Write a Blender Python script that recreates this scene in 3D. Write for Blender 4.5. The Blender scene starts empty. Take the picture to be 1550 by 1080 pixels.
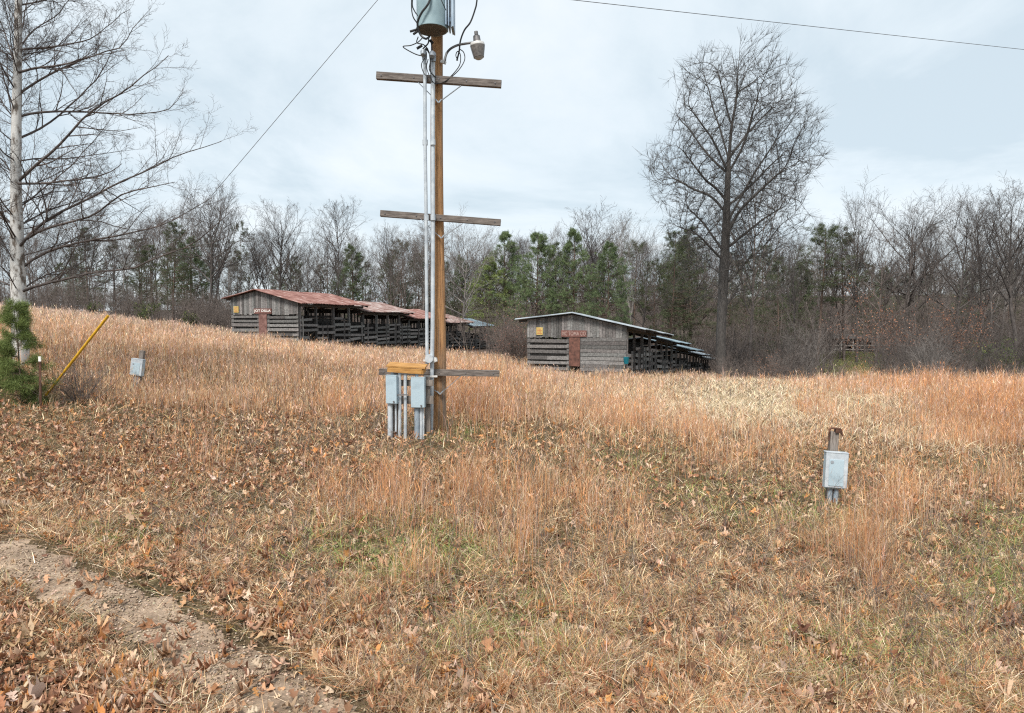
import bpy, math, random
import numpy as np
from mathutils import Vector, Matrix

# ------------------------------------------------------------------ camera, sky, sun
SC = bpy.context.scene
COL = SC.collection
random.seed(7)
RNG = np.random.default_rng(11)
CZ = 2.6                       # eye height above the near ground
F = 1550 * 24.0 / 36.0
PITCH = math.radians(3.3)

cam_d = bpy.data.cameras.new('camera')
cam_d.lens = 24.0; cam_d.sensor_width = 36.0; cam_d.sensor_fit = 'HORIZONTAL'
cam_d.clip_start = 0.05; cam_d.clip_end = 3000
cam = bpy.data.objects.new('camera', cam_d); COL.objects.link(cam)
cam.location = (0, 0, CZ); cam.rotation_euler = (math.radians(90) - PITCH, 0, 0)
SC.camera = cam
SC.view_settings.view_transform = 'Standard'
SC.view_settings.look = 'None'
SC.view_settings.gamma = 1.0
SC.view_settings.use_curve_mapping = False
SC.view_settings.exposure = 0.95
SC.cycles.max_bounces = 6
SC.cycles.use_denoising = False
SC.cycles.filter_width = 1.2
SC.cycles.transparent_max_bounces = 8

SUN_EL, SUN_ROT = math.radians(52), math.radians(200)
w = bpy.data.worlds.new('World'); SC.world = w; w.use_nodes = True
nt = w.node_tree; nt.nodes.clear()
def wn(t): return nt.nodes.new(t)
wo = wn('ShaderNodeOutputWorld'); bgn = wn('ShaderNodeBackground')
sky = wn('ShaderNodeTexSky'); sky.sky_type = 'NISHITA'; sky.sun_disc = False
sky.sun_elevation = SUN_EL; sky.sun_rotation = SUN_ROT
tc = wn('ShaderNodeTexCoord'); sep = wn('ShaderNodeSeparateXYZ')
nt.links.new(tc.outputs['Generated'], sep.inputs[0])
def wmath(op, a, b=None):
    n = wn('ShaderNodeMath'); n.operation = op
    for i, v in enumerate((a, b)):
        if v is None: continue
        if isinstance(v, (int, float)): n.inputs[i].default_value = v
        else: nt.links.new(v, n.inputs[i])
    return n.outputs[0]
zz = wmath('ADD', wmath('MAXIMUM', sep.outputs[2], 0.0), 0.22)
cb = wn('ShaderNodeCombineXYZ')
nt.links.new(wmath('DIVIDE', sep.outputs[0], zz), cb.inputs[0])
nt.links.new(wmath('DIVIDE', sep.outputs[1], zz), cb.inputs[1])
n1 = wn('ShaderNodeTexNoise'); n1.inputs['Scale'].default_value = 0.9; n1.inputs['Detail'].default_value = 8; n1.inputs['Roughness'].default_value = 0.58
n1.inputs['Distortion'].default_value = 0.4
nt.links.new(cb.outputs[0], n1.inputs['Vector'])
cr = wn('ShaderNodeValToRGB'); nt.links.new(n1.outputs['Fac'], cr.inputs[0])
e = cr.color_ramp.elements
e[0].position = 0.40; e[0].color = (3.55, 4.15, 4.55, 1)
e[1].position = 0.60; e[1].color = (4.85, 5.2, 5.42, 1)
m = e.new(0.50); m.color = (4.3, 4.8, 5.12, 1)
mx = wn('ShaderNodeMixRGB'); mx.inputs[0].default_value = 0.93      # overcast deck over the clear-sky model
nt.links.new(sky.outputs[0], mx.inputs[1]); nt.links.new(cr.outputs[0], mx.inputs[2])
nt.links.new(mx.outputs[0], bgn.inputs['Color']); bgn.inputs['Strength'].default_value = 0.1
nt.links.new(bgn.outputs[0], wo.inputs['Surface'])

sun_d = bpy.data.lights.new('sun', 'SUN'); sun_d.energy = 2.5; sun_d.angle = math.radians(18); sun_d.color = (1.0, 0.95, 0.88)
sun = bpy.data.objects.new('sun', sun_d); COL.objects.link(sun)
sun.rotation_euler = (math.radians(90) - SUN_EL, 0, math.pi - SUN_ROT + math.pi)
sd = Vector((math.sin(SUN_ROT) * math.cos(SUN_EL), math.cos(SUN_ROT) * math.cos(SUN_EL), math.sin(SUN_EL)))
sun.rotation_euler = sd.to_track_quat('Z', 'Y').to_euler()

# ------------------------------------------------------------------ geometry of the view -> places in the world
def P(px, py, Y):
    """World point at distance Y in front of the camera seen at (px, py) of the 1550x1080 photograph."""
    u = (px - 775) / F; v = (540 - py) / F
    s, c = math.sin(PITCH), math.cos(PITCH)
    d = np.array([u, c + v * s, -s + v * c])
    d = d * (Y / d[1])
    return np.array([d[0], d[1], CZ + d[2]])

ctrl = [P(*a) for a in [
    (0, 1080, 4.3), (400, 1080, 4.3), (775, 1080, 4.3), (1200, 1080, 4.4), (1550, 1080, 4.5),
    (0, 800, 8.2), (300, 760, 8.6), (775, 770, 8.9), (1262, 772, 9.6), (1550, 790, 9.2),
    (663, 650, 13.5), (612, 662, 12.8), (210, 592, 18), (62, 610, 14.5), (28, 545, 17), (400, 590, 19), (900, 640, 16), (1262, 672, 16), (1550, 665, 16),
    (0, 470, 46), (100, 480, 45), (200, 489, 44), (330, 512, 40), (500, 545, 27),
    (447, 526, 41), (735, 528, 82), (600, 527, 58), (347, 520, 42), (760, 548, 42), (800, 566, 34.8), (951, 574, 33), (1020, 572, 48), (1090, 569, 78),
    (1200, 585, 32), (1300, 586, 32), (1450, 590, 31), (1550, 594, 30), (900, 590, 25), (1100, 612, 24), (1400, 620, 22),
    (0, 476, 75), (200, 480, 75), (350, 500, 72), (900, 528, 100), (1150, 545, 92), (1300, 541, 90), (1520, 545, 88), (1300, 533, 105), (1550, 540, 105), (1300, 470, 165), (1550, 466, 165), (560, 514, 110),
    (200, 478, 120), (1200, 455, 210), (1600, 450, 210), (300, 474, 250), (800, 474, 220)]]
ctrl += [np.array(a, float) for a in [(-15, 0, .9), (-30, 12, 2.4), (-40, 25, 3.4), (15, 0, -.3), (30, 10, -.6), (0, -20, .1), (0, 0, 0.0), (50, 30, -.8), (-60, 60, 4.2),
         (-150, 100, 5), (150, 100, 0), (-300, 400, 5), (300, 400, 16), (0, 500, 12), (-300, -50, 3), (300, -50, 0), (80, 60, -2)]]
ctrl = np.array(ctrl)
def _tps_k(r2): return 0.5 * r2 * np.log(r2 + 1e-9)
_S = 40.0
_c = ctrl[:, :2] / _S
_n = len(_c)
_K = _tps_k(((_c[:, None] - _c[None]) ** 2).sum(-1)) + np.eye(_n) * 0.002
_Pm = np.hstack([np.ones((_n, 1)), _c])
_A = np.zeros((_n + 3, _n + 3)); _A[:_n, :_n] = _K; _A[:_n, _n:] = _Pm; _A[_n:, :_n] = _Pm.T
_W = np.linalg.solve(_A, np.concatenate([ctrl[:, 2], np.zeros(3)]))
def H(x, y):
    x = np.asarray(x, float); y = np.asarray(y, float)
    sh = x.shape; p = np.stack([x.ravel(), y.ravel()], 1) / _S
    out = np.empty(len(p))
    for i in range(0, len(p), 100000):
        q = p[i:i + 100000]
        k = _tps_k(((q[:, None] - _c[None]) ** 2).sum(-1))
        out[i:i + 100000] = k @ _W[:_n] + _W[_n] + q @ _W[_n + 1:]
    X, Y = x.ravel(), y.ravel()
    out += 0.025 * np.sin(X * 2.1 + np.sin(Y * 1.3)) * np.sin(Y * 1.7 + 1.0) + 0.012 * np.sin(X * 5.3 + 2) * np.sin(Y * 4.7)
    return out.reshape(sh)
def hz(x, y): return float(H(np.array([x]), np.array([y]))[0])
def gxy(px, Y):
    x = (px - 775) / F * Y
    return x, Y, hz(x, Y)
def ground_hit(px, py):
    """where the line of sight through a pixel meets the ground"""
    Ys = np.geomspace(3.0, 120, 400)
    pts = np.array([P(px, py, Y) for Y in Ys])
    h = H(pts[:, 0], pts[:, 1])
    below = np.where(pts[:, 2] < h)[0]
    i = below[0] if len(below) else len(Ys) - 1
    return pts[i, 0], pts[i, 1]

def vnoise(x, y, scale, seed=0):
    """smooth value noise, 0..1"""
    r = np.random.default_rng(1000 + seed); T = r.random((128, 128))
    u = np.asarray(x) / scale + 500.3; v = np.asarray(y) / scale + 500.7
    i = np.floor(u).astype(int); j = np.floor(v).astype(int); fu = u - i; fv = v - j
    fu = fu * fu * (3 - 2 * fu); fv = fv * fv * (3 - 2 * fv)
    g = lambda a, b: T[a % 128, b % 128]
    return (g(i, j) * (1 - fu) + g(i + 1, j) * fu) * (1 - fv) + (g(i, j + 1) * (1 - fu) + g(i + 1, j + 1) * fu) * fv
def fbm(x, y, scale, seed=0):
    return (vnoise(x, y, scale, seed) * .5 + vnoise(x, y, scale / 2.1, seed + 1) * .3 + vnoise(x, y, scale / 4.3, seed + 2) * .2)

# ------------------------------------------------------------------ materials
def newmat(name):
    m = bpy.data.materials.new(name); m.use_nodes = True
    n = m.node_tree.nodes; b = n['Principled BSDF']
    return m, m.node_tree, n, b
def mat_noise(name, c0, c1, scale=8, rough=.8, metal=0, stretch=(1, 1, 1), bump=0, detail=6, c2=None, p=(.35, .65), spec=.3):
    m, t, n, b = newmat(name)
    co = n.new('ShaderNodeTexCoord'); mp = n.new('ShaderNodeMapping'); mp.inputs['Scale'].default_value = stretch
    t.links.new(co.outputs['Object'], mp.inputs[0])
    no = n.new('ShaderNodeTexNoise'); no.inputs['Scale'].default_value = scale; no.inputs['Detail'].default_value = detail; no.inputs['Roughness'].default_value = .6
    t.links.new(mp.outputs[0], no.inputs['Vector'])
    r = n.new('ShaderNodeValToRGB'); t.links.new(no.outputs['Fac'], r.inputs[0])
    r.color_ramp.elements[0].position = p[0]; r.color_ramp.elements[0].color = (*c0, 1)
    r.color_ramp.elements[1].position = p[1]; r.color_ramp.elements[1].color = (*c1, 1)
    if c2: k = r.color_ramp.elements.new(min(.95, p[1] + .15)); k.color = (*c2, 1)
    t.links.new(r.outputs[0], b.inputs['Base Color'])
    b.inputs['Roughness'].default_value = rough; b.inputs['Metallic'].default_value = metal; b.inputs['Specular IOR Level'].default_value = spec
    if bump:
        bp = n.new('ShaderNodeBump'); bp.inputs['Strength'].default_value = bump; bp.inputs['Distance'].default_value = .02
        t.links.new(no.outputs['Fac'], bp.inputs['Height']); t.links.new(bp.outputs[0], b.inputs['Normal'])
    return m
def mat_attr(name, rough=.85, trans=0.0, noise=0, nscale=8, stretch=(1, 1, 1), bump=0):
    """colour from the mesh's own 'Col' attribute (one tone per blade, leaf or board)"""
    m, t, n, b = newmat(name)
    a = n.new('ShaderNodeAttribute'); a.attribute_name = 'Col'
    src = a.outputs['Color']
    if noise:
        co = n.new('ShaderNodeTexCoord'); mp = n.new('ShaderNodeMapping'); mp.inputs['Scale'].default_value = stretch
        t.links.new(co.outputs['Object'], mp.inputs[0])
        no = n.new('ShaderNodeTexNoise'); no.inputs['Scale'].default_value = nscale; no.inputs['Detail'].default_value = 6; no.inputs['Roughness'].default_value = .65
        t.links.new(mp.outputs[0], no.inputs['Vector'])
        mr = n.new('ShaderNodeMapRange'); mr.inputs[1].default_value = .3; mr.inputs[2].default_value = .7
        mr.inputs[3].default_value = 1 - noise; mr.inputs[4].default_value = 1 + noise
        t.links.new(no.outputs['Fac'], mr.inputs[0])
        vm = n.new('ShaderNodeVectorMath'); vm.operation = 'SCALE'
        t.links.new(src, vm.inputs[0]); t.links.new(mr.outputs[0], vm.inputs['Scale']); src = vm.outputs[0]
        if bump:
            bp = n.new('ShaderNodeBump'); bp.inputs['Strength'].default_value = bump; bp.inputs['Distance'].default_value = .01
            t.links.new(no.outputs['Fac'], bp.inputs['Height']); t.links.new(bp.outputs[0], b.inputs['Normal'])
    t.links.new(src, b.inputs['Base Color']); b.inputs['Roughness'].default_value = rough; b.inputs['Specular IOR Level'].default_value = .15
    if trans:
        tr = n.new('ShaderNodeBsdfTranslucent'); t.links.new(src, tr.inputs[0])
        mxs = n.new('ShaderNodeMixShader'); mxs.inputs[0].default_value = trans
        t.links.new(b.outputs[0], mxs.inputs[1]); t.links.new(tr.outputs[0], mxs.inputs[2])
        t.links.new(mxs.outputs[0], n['Material Output'].inputs['Surface'])
    return m

M = {}
M['blade'] = mat_attr('dry_blade', trans=.25)
M['leaf'] = mat_attr('dead_leaf', rough=.7, trans=.15)
M['needle'] = mat_attr('pine_needle', rough=.6, trans=.2)
M['bark_grey'] = mat_noise('bark_grey', (.04, .036, .034), (.105, .095, .088), 6, .95, stretch=(3, 3, .6), bump=.6)
M['bark_far'] = mat_noise('bark_far', (.05, .043, .04), (.125, .108, .10), 3, .95, stretch=(2, 2, .6))
M['bark_pale'] = mat_noise('bark_pale', (.13, .117, .107), (.26, .235, .22), 3, .95, stretch=(2, 2, .6))
M['bark_mauve'] = mat_noise('bark_mauve', (.085, .07, .063), (.20, .165, .148), 3, .95)
M['bark_pine'] = mat_noise('bark_pine', (.07, .05, .04), (.16, .11, .085), 5, .95, stretch=(2, 2, .8))
M['bark_syc'] = mat_noise('bark_sycamore', (.14, .115, .095), (.56, .55, .53), 4, .85, stretch=(2.2, 2.2, .9), p=(.40, .52), bump=.2)
M['twig_syc'] = mat_noise('twig_sycamore', (.045, .037, .035), (.14, .115, .105), 4, .9)
M['board'] = mat_attr('weathered_board', noise=.5, nscale=5, stretch=(3, 3, 3), bump=.4)
M['pole'] = mat_noise('pole_wood', (.16, .08, .035), (.50, .27, .115), 7, .85, stretch=(3.5, 3.5, .22), bump=.5, p=(.3, .62))
def pole_wood():
    m, t, n, b = newmat('pole_wood'); co = n.new('ShaderNodeTexCoord')
    def nz_(st, sc, det=8):
        mp = n.new('ShaderNodeMapping'); mp.inputs['Scale'].default_value = st; t.links.new(co.outputs['Object'], mp.inputs[0])
        q = n.new('ShaderNodeTexNoise'); q.inputs['Scale'].default_value = sc; q.inputs['Detail'].default_value = det; q.inputs['Roughness'].default_value = .65; t.links.new(mp.outputs[0], q.inputs['Vector']); return q.outputs['Fac']
    def rmp(f, a, ca, c, cc):
        r = n.new('ShaderNodeValToRGB'); t.links.new(f, r.inputs[0]); e_ = r.color_ramp.elements; e_[0].position = a; e_[0].color = (*ca, 1); e_[1].position = c; e_[1].color = (*cc, 1); return r.outputs[0]
    base = rmp(nz_((5, 5, .25), 5), .3, (.24, .115, .045), .65, (.53, .29, .13))
    grey = rmp(nz_((9, 9, .4), 5), .3, (.10, .08, .065), .7, (.26, .21, .17))
    wmask = rmp(nz_((2.6, 2.6, .18), 2.2, 3), .52, (0, 0, 0), .66, (1, 1, 1))
    mx1 = n.new('ShaderNodeMixRGB'); t.links.new(wmask, mx1.inputs[0]); t.links.new(base, mx1.inputs[1]); t.links.new(grey, mx1.inputs[2])
    crk = nz_((26, 26, .5), 4, 4); ck = rmp(crk, .36, (.25, .2, .17), .42, (1, 1, 1))
    mx2 = n.new('ShaderNodeMixRGB'); mx2.blend_type = 'MULTIPLY'; mx2.inputs[0].default_value = 1; t.links.new(mx1.outputs[0], mx2.inputs[1]); t.links.new(ck, mx2.inputs[2])
    t.links.new(mx2.outputs[0], b.inputs['Base Color']); b.inputs['Roughness'].default_value = .85
    bp = n.new('ShaderNodeBump'); bp.inputs['Strength'].default_value = .8; bp.inputs['Distance'].default_value = .02; t.links.new(crk, bp.inputs['Height']); t.links.new(bp.outputs[0], b.inputs['Normal'])
    return m
M['pole'] = pole_wood()
M['arm'] = mat_noise('arm_wood', (.075, .062, .055), (.22, .19, .17), 8, .9, stretch=(.5, 4, 4), bump=.5)
M['postwood'] = mat_noise('post_wood', (.10, .085, .075), (.30, .26, .23), 8, .9, stretch=(4, 4, .5), bump=.5)
M['galv'] = mat_noise('galvanised', (.25, .28, .31), (.40, .44, .48), 9, .45, .35, bump=.1)
M['box'] = mat_noise('box_enamel', (.30, .38, .43), (.40, .50, .56), 3.5, .5, .1, bump=.08, p=(.30, .48), detail=10)
M['conduit'] = mat_noise('conduit', (.36, .40, .44), (.54, .58, .61), 6, .5, .1)
M['conduit_dk'] = mat_noise('conduit_dark', (.22, .27, .32), (.36, .42, .47), 6, .5, .1)
M['trafo'] = mat_noise('tank_paint', (.21, .29, .32), (.30, .40, .43), 3, .45, .1)
M['trafo_fin'] = mat_noise('fin_paint', (.22, .29, .37), (.34, .42, .50), 3, .45, .2)
M['under'] = mat_noise('tank_underside', (.10, .095, .09), (.17, .16, .15), 8, .8)
M['steel'] = mat_noise('steel', (.11, .11, .115), (.22, .21, .21), 12, .6, .5)
M['whitesteel'] = mat_noise('white_steel', (.55, .54, .52), (.75, .74, .72), 12, .5, .2)
M['lens'] = mat_noise('lamp_lens', (.10, .09, .085), (.20, .18, .165), 25, .25, 0)
M['black'] = mat_noise('black_rubber', (.012, .012, .013), (.035, .035, .037), 12, .5)
M['orangewood'] = mat_noise('treated_board', (.30, .145, .04), (.52, .28, .09), 8, .8, stretch=(.6, 4, 4))
M['yellow'] = mat_noise('yellow_plastic', (.42, .23, .02), (.70, .40, .03), 9, .45)
M['rust'] = mat_noise('rusty_steel', (.05, .025, .018), (.14, .07, .045), 14, .9)
M['wire'] = mat_noise('wire', (.09, .09, .095), (.15, .15, .155), 4, .6, .3)
M['roof_red'] = mat_noise('rusted_tin', (.13, .05, .04), (.30, .165, .14), 1.8, .75, .2, c2=(.50, .44, .42), p=(.34, .58))
M['roof_mix'] = mat_noise('mottled_tin', (.16, .08, .065), (.34, .25, .225), 1.7, .65, .25, c2=(.50, .48, .47), p=(.36, .55))
M['roof_blue'] = mat_noise('blue_tin', (.17, .24, .28), (.33, .42, .47), 1.3, .5, .3, p=(.35, .62))
M['roof_grey'] = mat_noise('grey_tin', (.20, .23, .25), (.42, .46, .49), 1.4, .5, .3, p=(.32, .6))
M['door'] = mat_noise('faded_red', (.13, .065, .055), (.27, .15, .13), 5, .85)
M['door_dk'] = mat_noise('faded_maroon', (.08, .042, .034), (.19, .09, .068), 7, .85)
M['sign_red'] = mat_noise('sign_maroon', (.13, .06, .05), (.2, .095, .08), 6, .8)
M['sign_yellow'] = mat_noise('sign_yellow', (.46, .33, .10), (.58, .45, .17), 10, .7)
M['sign_print'] = mat_noise('sign_print', (.42, .10, .05), (.5, .15, .08), 10, .7)
M['white'] = mat_noise('white_paint', (.68, .66, .62), (.82, .8, .76), 9, .7)
M['faint'] = mat_noise('faded_white', (.28, .18, .16), (.40, .29, .26), 12, .8)
M['teal'] = mat_noise('teal_plastic', (.01, .14, .19), (.02, .22, .28), 6, .4)
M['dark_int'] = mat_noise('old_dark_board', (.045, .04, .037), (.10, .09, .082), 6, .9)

# ------------------------------------------------------------------ mesh helpers
def tag(o, label=None, cat=None, group=None, kind=None):
    if label: o['label'] = label
    if cat: o['category'] = cat
    if group: o['group'] = group
    if kind: o['kind'] = kind
    return o
def empty(name, loc, label=None, cat=None, group=None, rz=0):
    o = bpy.data.objects.new(name, None); COL.objects.link(o); o.location = loc; o.rotation_euler = (0, 0, rz)
    o.empty_display_size = .3
    return tag(o, label, cat, group)
def link(name, me, parent=None):
    o = bpy.data.objects.new(name, me); COL.objects.link(o)
    if parent: o.parent = parent
    return o
def np_mesh(name, verts, quads=None, tris=None, mat=None, col=None, smooth=False):
    me = bpy.data.meshes.new(name)
    verts = np.asarray(verts, np.float32).reshape(-1, 3)
    q = np.zeros((0, 4), np.int32) if quads is None else np.asarray(quads, np.int32).reshape(-1, 4)
    t = np.zeros((0, 3), np.int32) if tris is None else np.asarray(tris, np.int32).reshape(-1, 3)
    me.vertices.add(len(verts)); me.vertices.foreach_set('co', verts.ravel())
    loops = np.concatenate([q.ravel(), t.ravel()]).astype(np.int32)
    me.loops.add(len(loops)); me.loops.foreach_set('vertex_index', loops)
    st = np.concatenate([np.arange(len(q)) * 4, len(q) * 4 + np.arange(len(t)) * 3]).astype(np.int32)
    me.polygons.add(len(st)); me.polygons.foreach_set('loop_start', st)
    if smooth: me.polygons.foreach_set('use_smooth', np.ones(len(st), bool))
    if col is not None:
        a = me.color_attributes.new('Col', 'FLOAT_COLOR', 'POINT')
        c = np.ones((len(verts), 4), np.float32); c[:, :3] = col
        a.data.foreach_set('color', c.ravel())
    me.update(calc_edges=True)
    if mat: me.materials.append(mat)
    return me

class MB:
    """collects boxes, bars, tubes and prisms into one mesh"""
    def __init__(s): s.v = []; s.f = []; s.c = []; s.sm = False
    def add(s, vs, fs, col=None):
        k = len(s.v); s.v += [tuple(map(float, v)) for v in vs]; s.f += [tuple(i + k for i in f) for f in fs]
        s.c += [col or (.2, .2, .2)] * len(vs)
    def box(s, x0, x1, y0, y1, z0, z1, col=None, bev=0):
        vs = [(x, y, z) for z in (z0, z1) for y in (y0, y1) for x in (x0, x1)]
        s.add(vs, [(0, 2, 3, 1), (4, 5, 7, 6), (0, 1, 5, 4), (2, 6, 7, 3), (0, 4, 6, 2), (1, 3, 7, 5)], col)
    def bar(s, a, b, w, h, up=(0, 0, 1), col=None):
        a = Vector(a); b = Vector(b); d = (b - a).normalized(); u = Vector(up)
        x = d.cross(u)
        if x.length < 1e-4: x = Vector((1, 0, 0))
        x.normalize(); y = x.cross(d).normalized()
        vs = []
        for p in (a, b):
            for sx, sy in ((-1, -1), (1, -1), (1, 1), (-1, 1)): vs.append(p + x * sx * w / 2 + y * sy * h / 2)
        s.add(vs, [(0, 3, 2, 1), (4, 5, 6, 7), (0, 1, 5, 4), (1, 2, 6, 5), (2, 3, 7, 6), (3, 0, 4, 7)], col)
    def tube(s, pts, r, n=8, caps=True, col=None):
        pts = [Vector(p) for p in pts]; rs = r if isinstance(r, (list, tuple)) else [r] * len(pts)
        vs = []; fs = []; ref = None
        for i, p in enumerate(pts):
            t = (pts[min(i + 1, len(pts) - 1)] - pts[max(i - 1, 0)]).normalized()
            if ref is None:
                ref = Vector((0, 0, 1)) if abs(t.z) < .9 else Vector((1, 0, 0))
            x = t.cross(ref).normalized(); y = t.cross(x).normalized(); ref = x.cross(t).normalized()
            for k in range(n):
                a = 2 * math.pi * k / n; vs.append(p + (x * math.cos(a) + y * math.sin(a)) * rs[i])
        for i in range(len(pts) - 1):
            for k in range(n):
                k2 = (k + 1) % n; fs.append((i * n + k, i * n + k2, (i + 1) * n + k2, (i + 1) * n + k))
        if caps: fs.append(tuple(range(n - 1, -1, -1))); fs.append(tuple((len(pts) - 1) * n + k for k in range(n)))
        s.add(vs, fs, col)
    def build(s, name, mat, parent=None, smooth=False, world=False, bevel=0):
        me = bpy.data.meshes.new(name); vs = s.v
        if world and parent is not None:
            inv = parent_inv(parent); vs = [tuple(inv @ Vector(v)) for v in s.v]
        me.from_pydata(vs, [], s.f); me.update()
        a = me.color_attributes.new('Col', 'FLOAT_COLOR', 'POINT')
        c = np.ones((len(s.v), 4), np.float32); c[:, :3] = np.array(s.c, np.float32) if s.c else 0
        a.data.foreach_set('color', c.ravel())
        if mat: me.materials.append(mat)
        o = link(name, me, parent)
        if smooth:
            me.polygons.foreach_set('use_smooth', np.ones(len(me.polygons), bool))
            me.set_sharp_from_angle(angle=math.radians(40))
        if bevel:
            b = o.modifiers.new('bevel', 'BEVEL'); b.width = bevel; b.segments = 2
        return o
def parent_inv(o):
    m = Matrix.Identity(4)
    chain = []
    while o is not None: chain.append(o); o = o.parent
    for c in reversed(chain): m = m @ Matrix.LocRotScale(c.location, c.rotation_euler, c.scale)
    return m.inverted()
def catmull(pts, n=6):
    pts = [np.array(p, float) for p in pts]; P_ = [2 * pts[0] - pts[1]] + pts + [2 * pts[-1] - pts[-2]]
    out = []
    for i in range(1, len(P_) - 2):
        p0, p1, p2, p3 = P_[i - 1:i + 3]
        for k in range(n):
            t = k / n
            out.append(.5 * (2 * p1 + (p2 - p0) * t + (2 * p0 - 5 * p1 + 4 * p2 - p3) * t * t + (3 * p1 - p0 - 3 * p2 + p3) * t ** 3))
    out.append(pts[-1]); return np.array(out)

# ------------------------------------------------------------------ trees: arrays of polylines (K, n, 3) with radii (K, n)
def norm(v): return v / (np.linalg.norm(v, axis=-1, keepdims=True) + 1e-9)
def tubes(groups, mat, name):
    """groups: list of (pts (K,n,3), rad (K,n), sides) -> one mesh"""
    V = []; Q = []; off = 0
    for pts, rad, n in groups:
        K, L, _ = pts.shape
        if K == 0: continue
        t = np.empty_like(pts); t[:, 1:-1] = pts[:, 2:] - pts[:, :-2]; t[:, 0] = pts[:, 1] - pts[:, 0]; t[:, -1] = pts[:, -1] - pts[:, -2]
        t = norm(t)
        mean = norm(pts[:, -1] - pts[:, 0])
        ref = np.where(np.abs(mean[:, 2:3]) < .85, np.array([[0, 0, 1.]]), np.array([[1., 0, 0]]))
        x = norm(np.cross(t, ref[:, None, :])); y = np.cross(t, x)
        a = np.arange(n) * 2 * np.pi / n
        ring = pts[:, :, None] + (x[:, :, None] * np.cos(a)[None, None, :, None] + y[:, :, None] * np.sin(a)[None, None, :, None]) * rad[:, :, None, None]
        V.append(ring.reshape(-1, 3))
        idx = off + np.arange(K * L * n).reshape(K, L, n)
        nx = np.roll(idx, -1, axis=2)
        Q.append(np.stack([idx[:, :-1], nx[:, :-1], nx[:, 1:], idx[:, 1:]], -1).reshape(-1, 4)); off += K * L * n
    return np_mesh(name, np.concatenate(V), np.concatenate(Q), mat=mat, smooth=True)
def interp(pts, rad, t):
    """pts (K,n,3), t (K,m) in 0..1 -> positions, tangents, radii (K*m)"""
    K, n, _ = pts.shape
    f = np.clip(t, 0, .9999) * (n - 1); i = f.astype(int); fr = (f - i)[..., None]
    k = np.arange(K)[:, None]
    a = pts[k, i]; b = pts[k, i + 1]
    return (a + (b - a) * fr).reshape(-1, 3), norm(b - a).reshape(-1, 3), (rad[k, i] * (1 - fr[..., 0]) + rad[k, i + 1] * fr[..., 0]).reshape(-1)
def grow(p, d, L, r, nseg, wig, up, rng, tip=.25):
    K = len(p); out = np.empty((K, nseg + 1, 3)); out[:, 0] = p; d = norm(d)
    for s in range(nseg):
        d = norm(d + rng.normal(0, wig, (K, 3)) + np.array([0, 0, up]))
        out[:, s + 1] = out[:, s] + d * (L / nseg)[:, None]
    rad = r[:, None] * np.linspace(1, tip, nseg + 1)[None]
    return out, rad
def spawn(pts, rad, lens, m, rng, t0=.15, t1=1., ang=(35, 65), ratio=.5, nseg=4, wig=.12, up=.05, rk=.6, fall=.5, rmin=.004, flat=0):
    K = len(pts)
    t = t0 + (t1 - t0) * ((np.arange(m)[None] + rng.random((K, m))) / m)
    p, tan, r = interp(pts, rad, t)
    a = np.radians(rng.uniform(*ang, len(p)))[:, None]
    q = rng.normal(size=(len(p), 3))
    if flat: q[:, 2] *= (1 - flat)
    perp = norm(q - (q * tan).sum(-1, keepdims=True) * tan)
    d = np.cos(a) * tan + np.sin(a) * perp
    L = np.repeat(lens, m) * ratio * (1 - fall * (t.ravel() - t0)) * rng.uniform(.65, 1.3, len(p))
    rr = np.maximum(np.minimum(r * rk, L * .02), rmin)
    o, ra = grow(p, d, L, rr, nseg, wig, up, rng)
    return o, ra, L
def resample(poly, n):
    poly = np.asarray(poly, float); s = np.concatenate([[0], np.cumsum(np.linalg.norm(np.diff(poly, axis=0), axis=1))]); s /= s[-1]
    t = np.linspace(0, 1, n); return np.stack([np.interp(t, s, poly[:, k]) for k in range(3)], 1)
def plen(p): return np.linalg.norm(np.diff(p, axis=1), axis=2).sum(1)

def bare_proto(seed, h=14, r0=.17, crown0=.35, spread=.42, n1=16, n2=8, n3=7, n4=4, a1=(25, 50), fork=False, lean=0., rmin=.0085, mat='bark_far', up=.06):
    rng = np.random.default_rng(seed)
    d = np.array([[lean, 0, 1.]])
    t, tr = grow(np.array([[0, 0, -.5]]), d, np.array([h * .93]), np.array([r0]), 14, .035, .03, rng, tip=.12)
    trunks = [(t, tr, 7)]
    # level one, length follows a crown outline
    tt = crown0 + (1 - crown0) * ((np.arange(n1) + rng.random(n1)) / n1) ** .9
    p, tan, r = interp(t, tr, tt[None])
    az = np.arange(n1) * 2.4 + rng.uniform(0, 1, n1); a = np.radians(rng.uniform(*a1, n1))
    dd = np.stack([np.cos(az) * np.sin(a), np.sin(az) * np.sin(a), np.cos(a)], 1)
    u = (tt - crown0) / (1 - crown0)
    L = h * spread * (.55 + .75 * np.sin(np.pi * np.clip(u * .8 + .12, 0, 1))) * (1 - .35 * u) * rng.uniform(.75, 1.15, n1)
    l1, r1 = grow(p, dd, L, np.minimum(r * .8, L * .03), 8, .09, up, rng, tip=.22)
    l2, r2, L2 = spawn(l1, r1, L, n2, rng, .15, 1, (22, 48), .52, 5, .09, up, rmin=rmin, rk=.7)
    l3, r3, L3 = spawn(l2, r2, L2, n3, rng, .15, 1, (22, 50), .52, 3, .1, .04, rmin=rmin)
    g = [(l1, r1, 5), (l2, r2, 4), (l3, r3, 3)]
    if n4:
        l4, r4, L4 = spawn(l3, r3, L3, n4, rng, .15, 1, (25, 60), .55, 2, .13, .05, rmin=rmin * .9)
        g.append((l4, r4, 3))
    return tubes(trunks, M[mat], 'trunk'), tubes(g, M[mat], 'crown')

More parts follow.
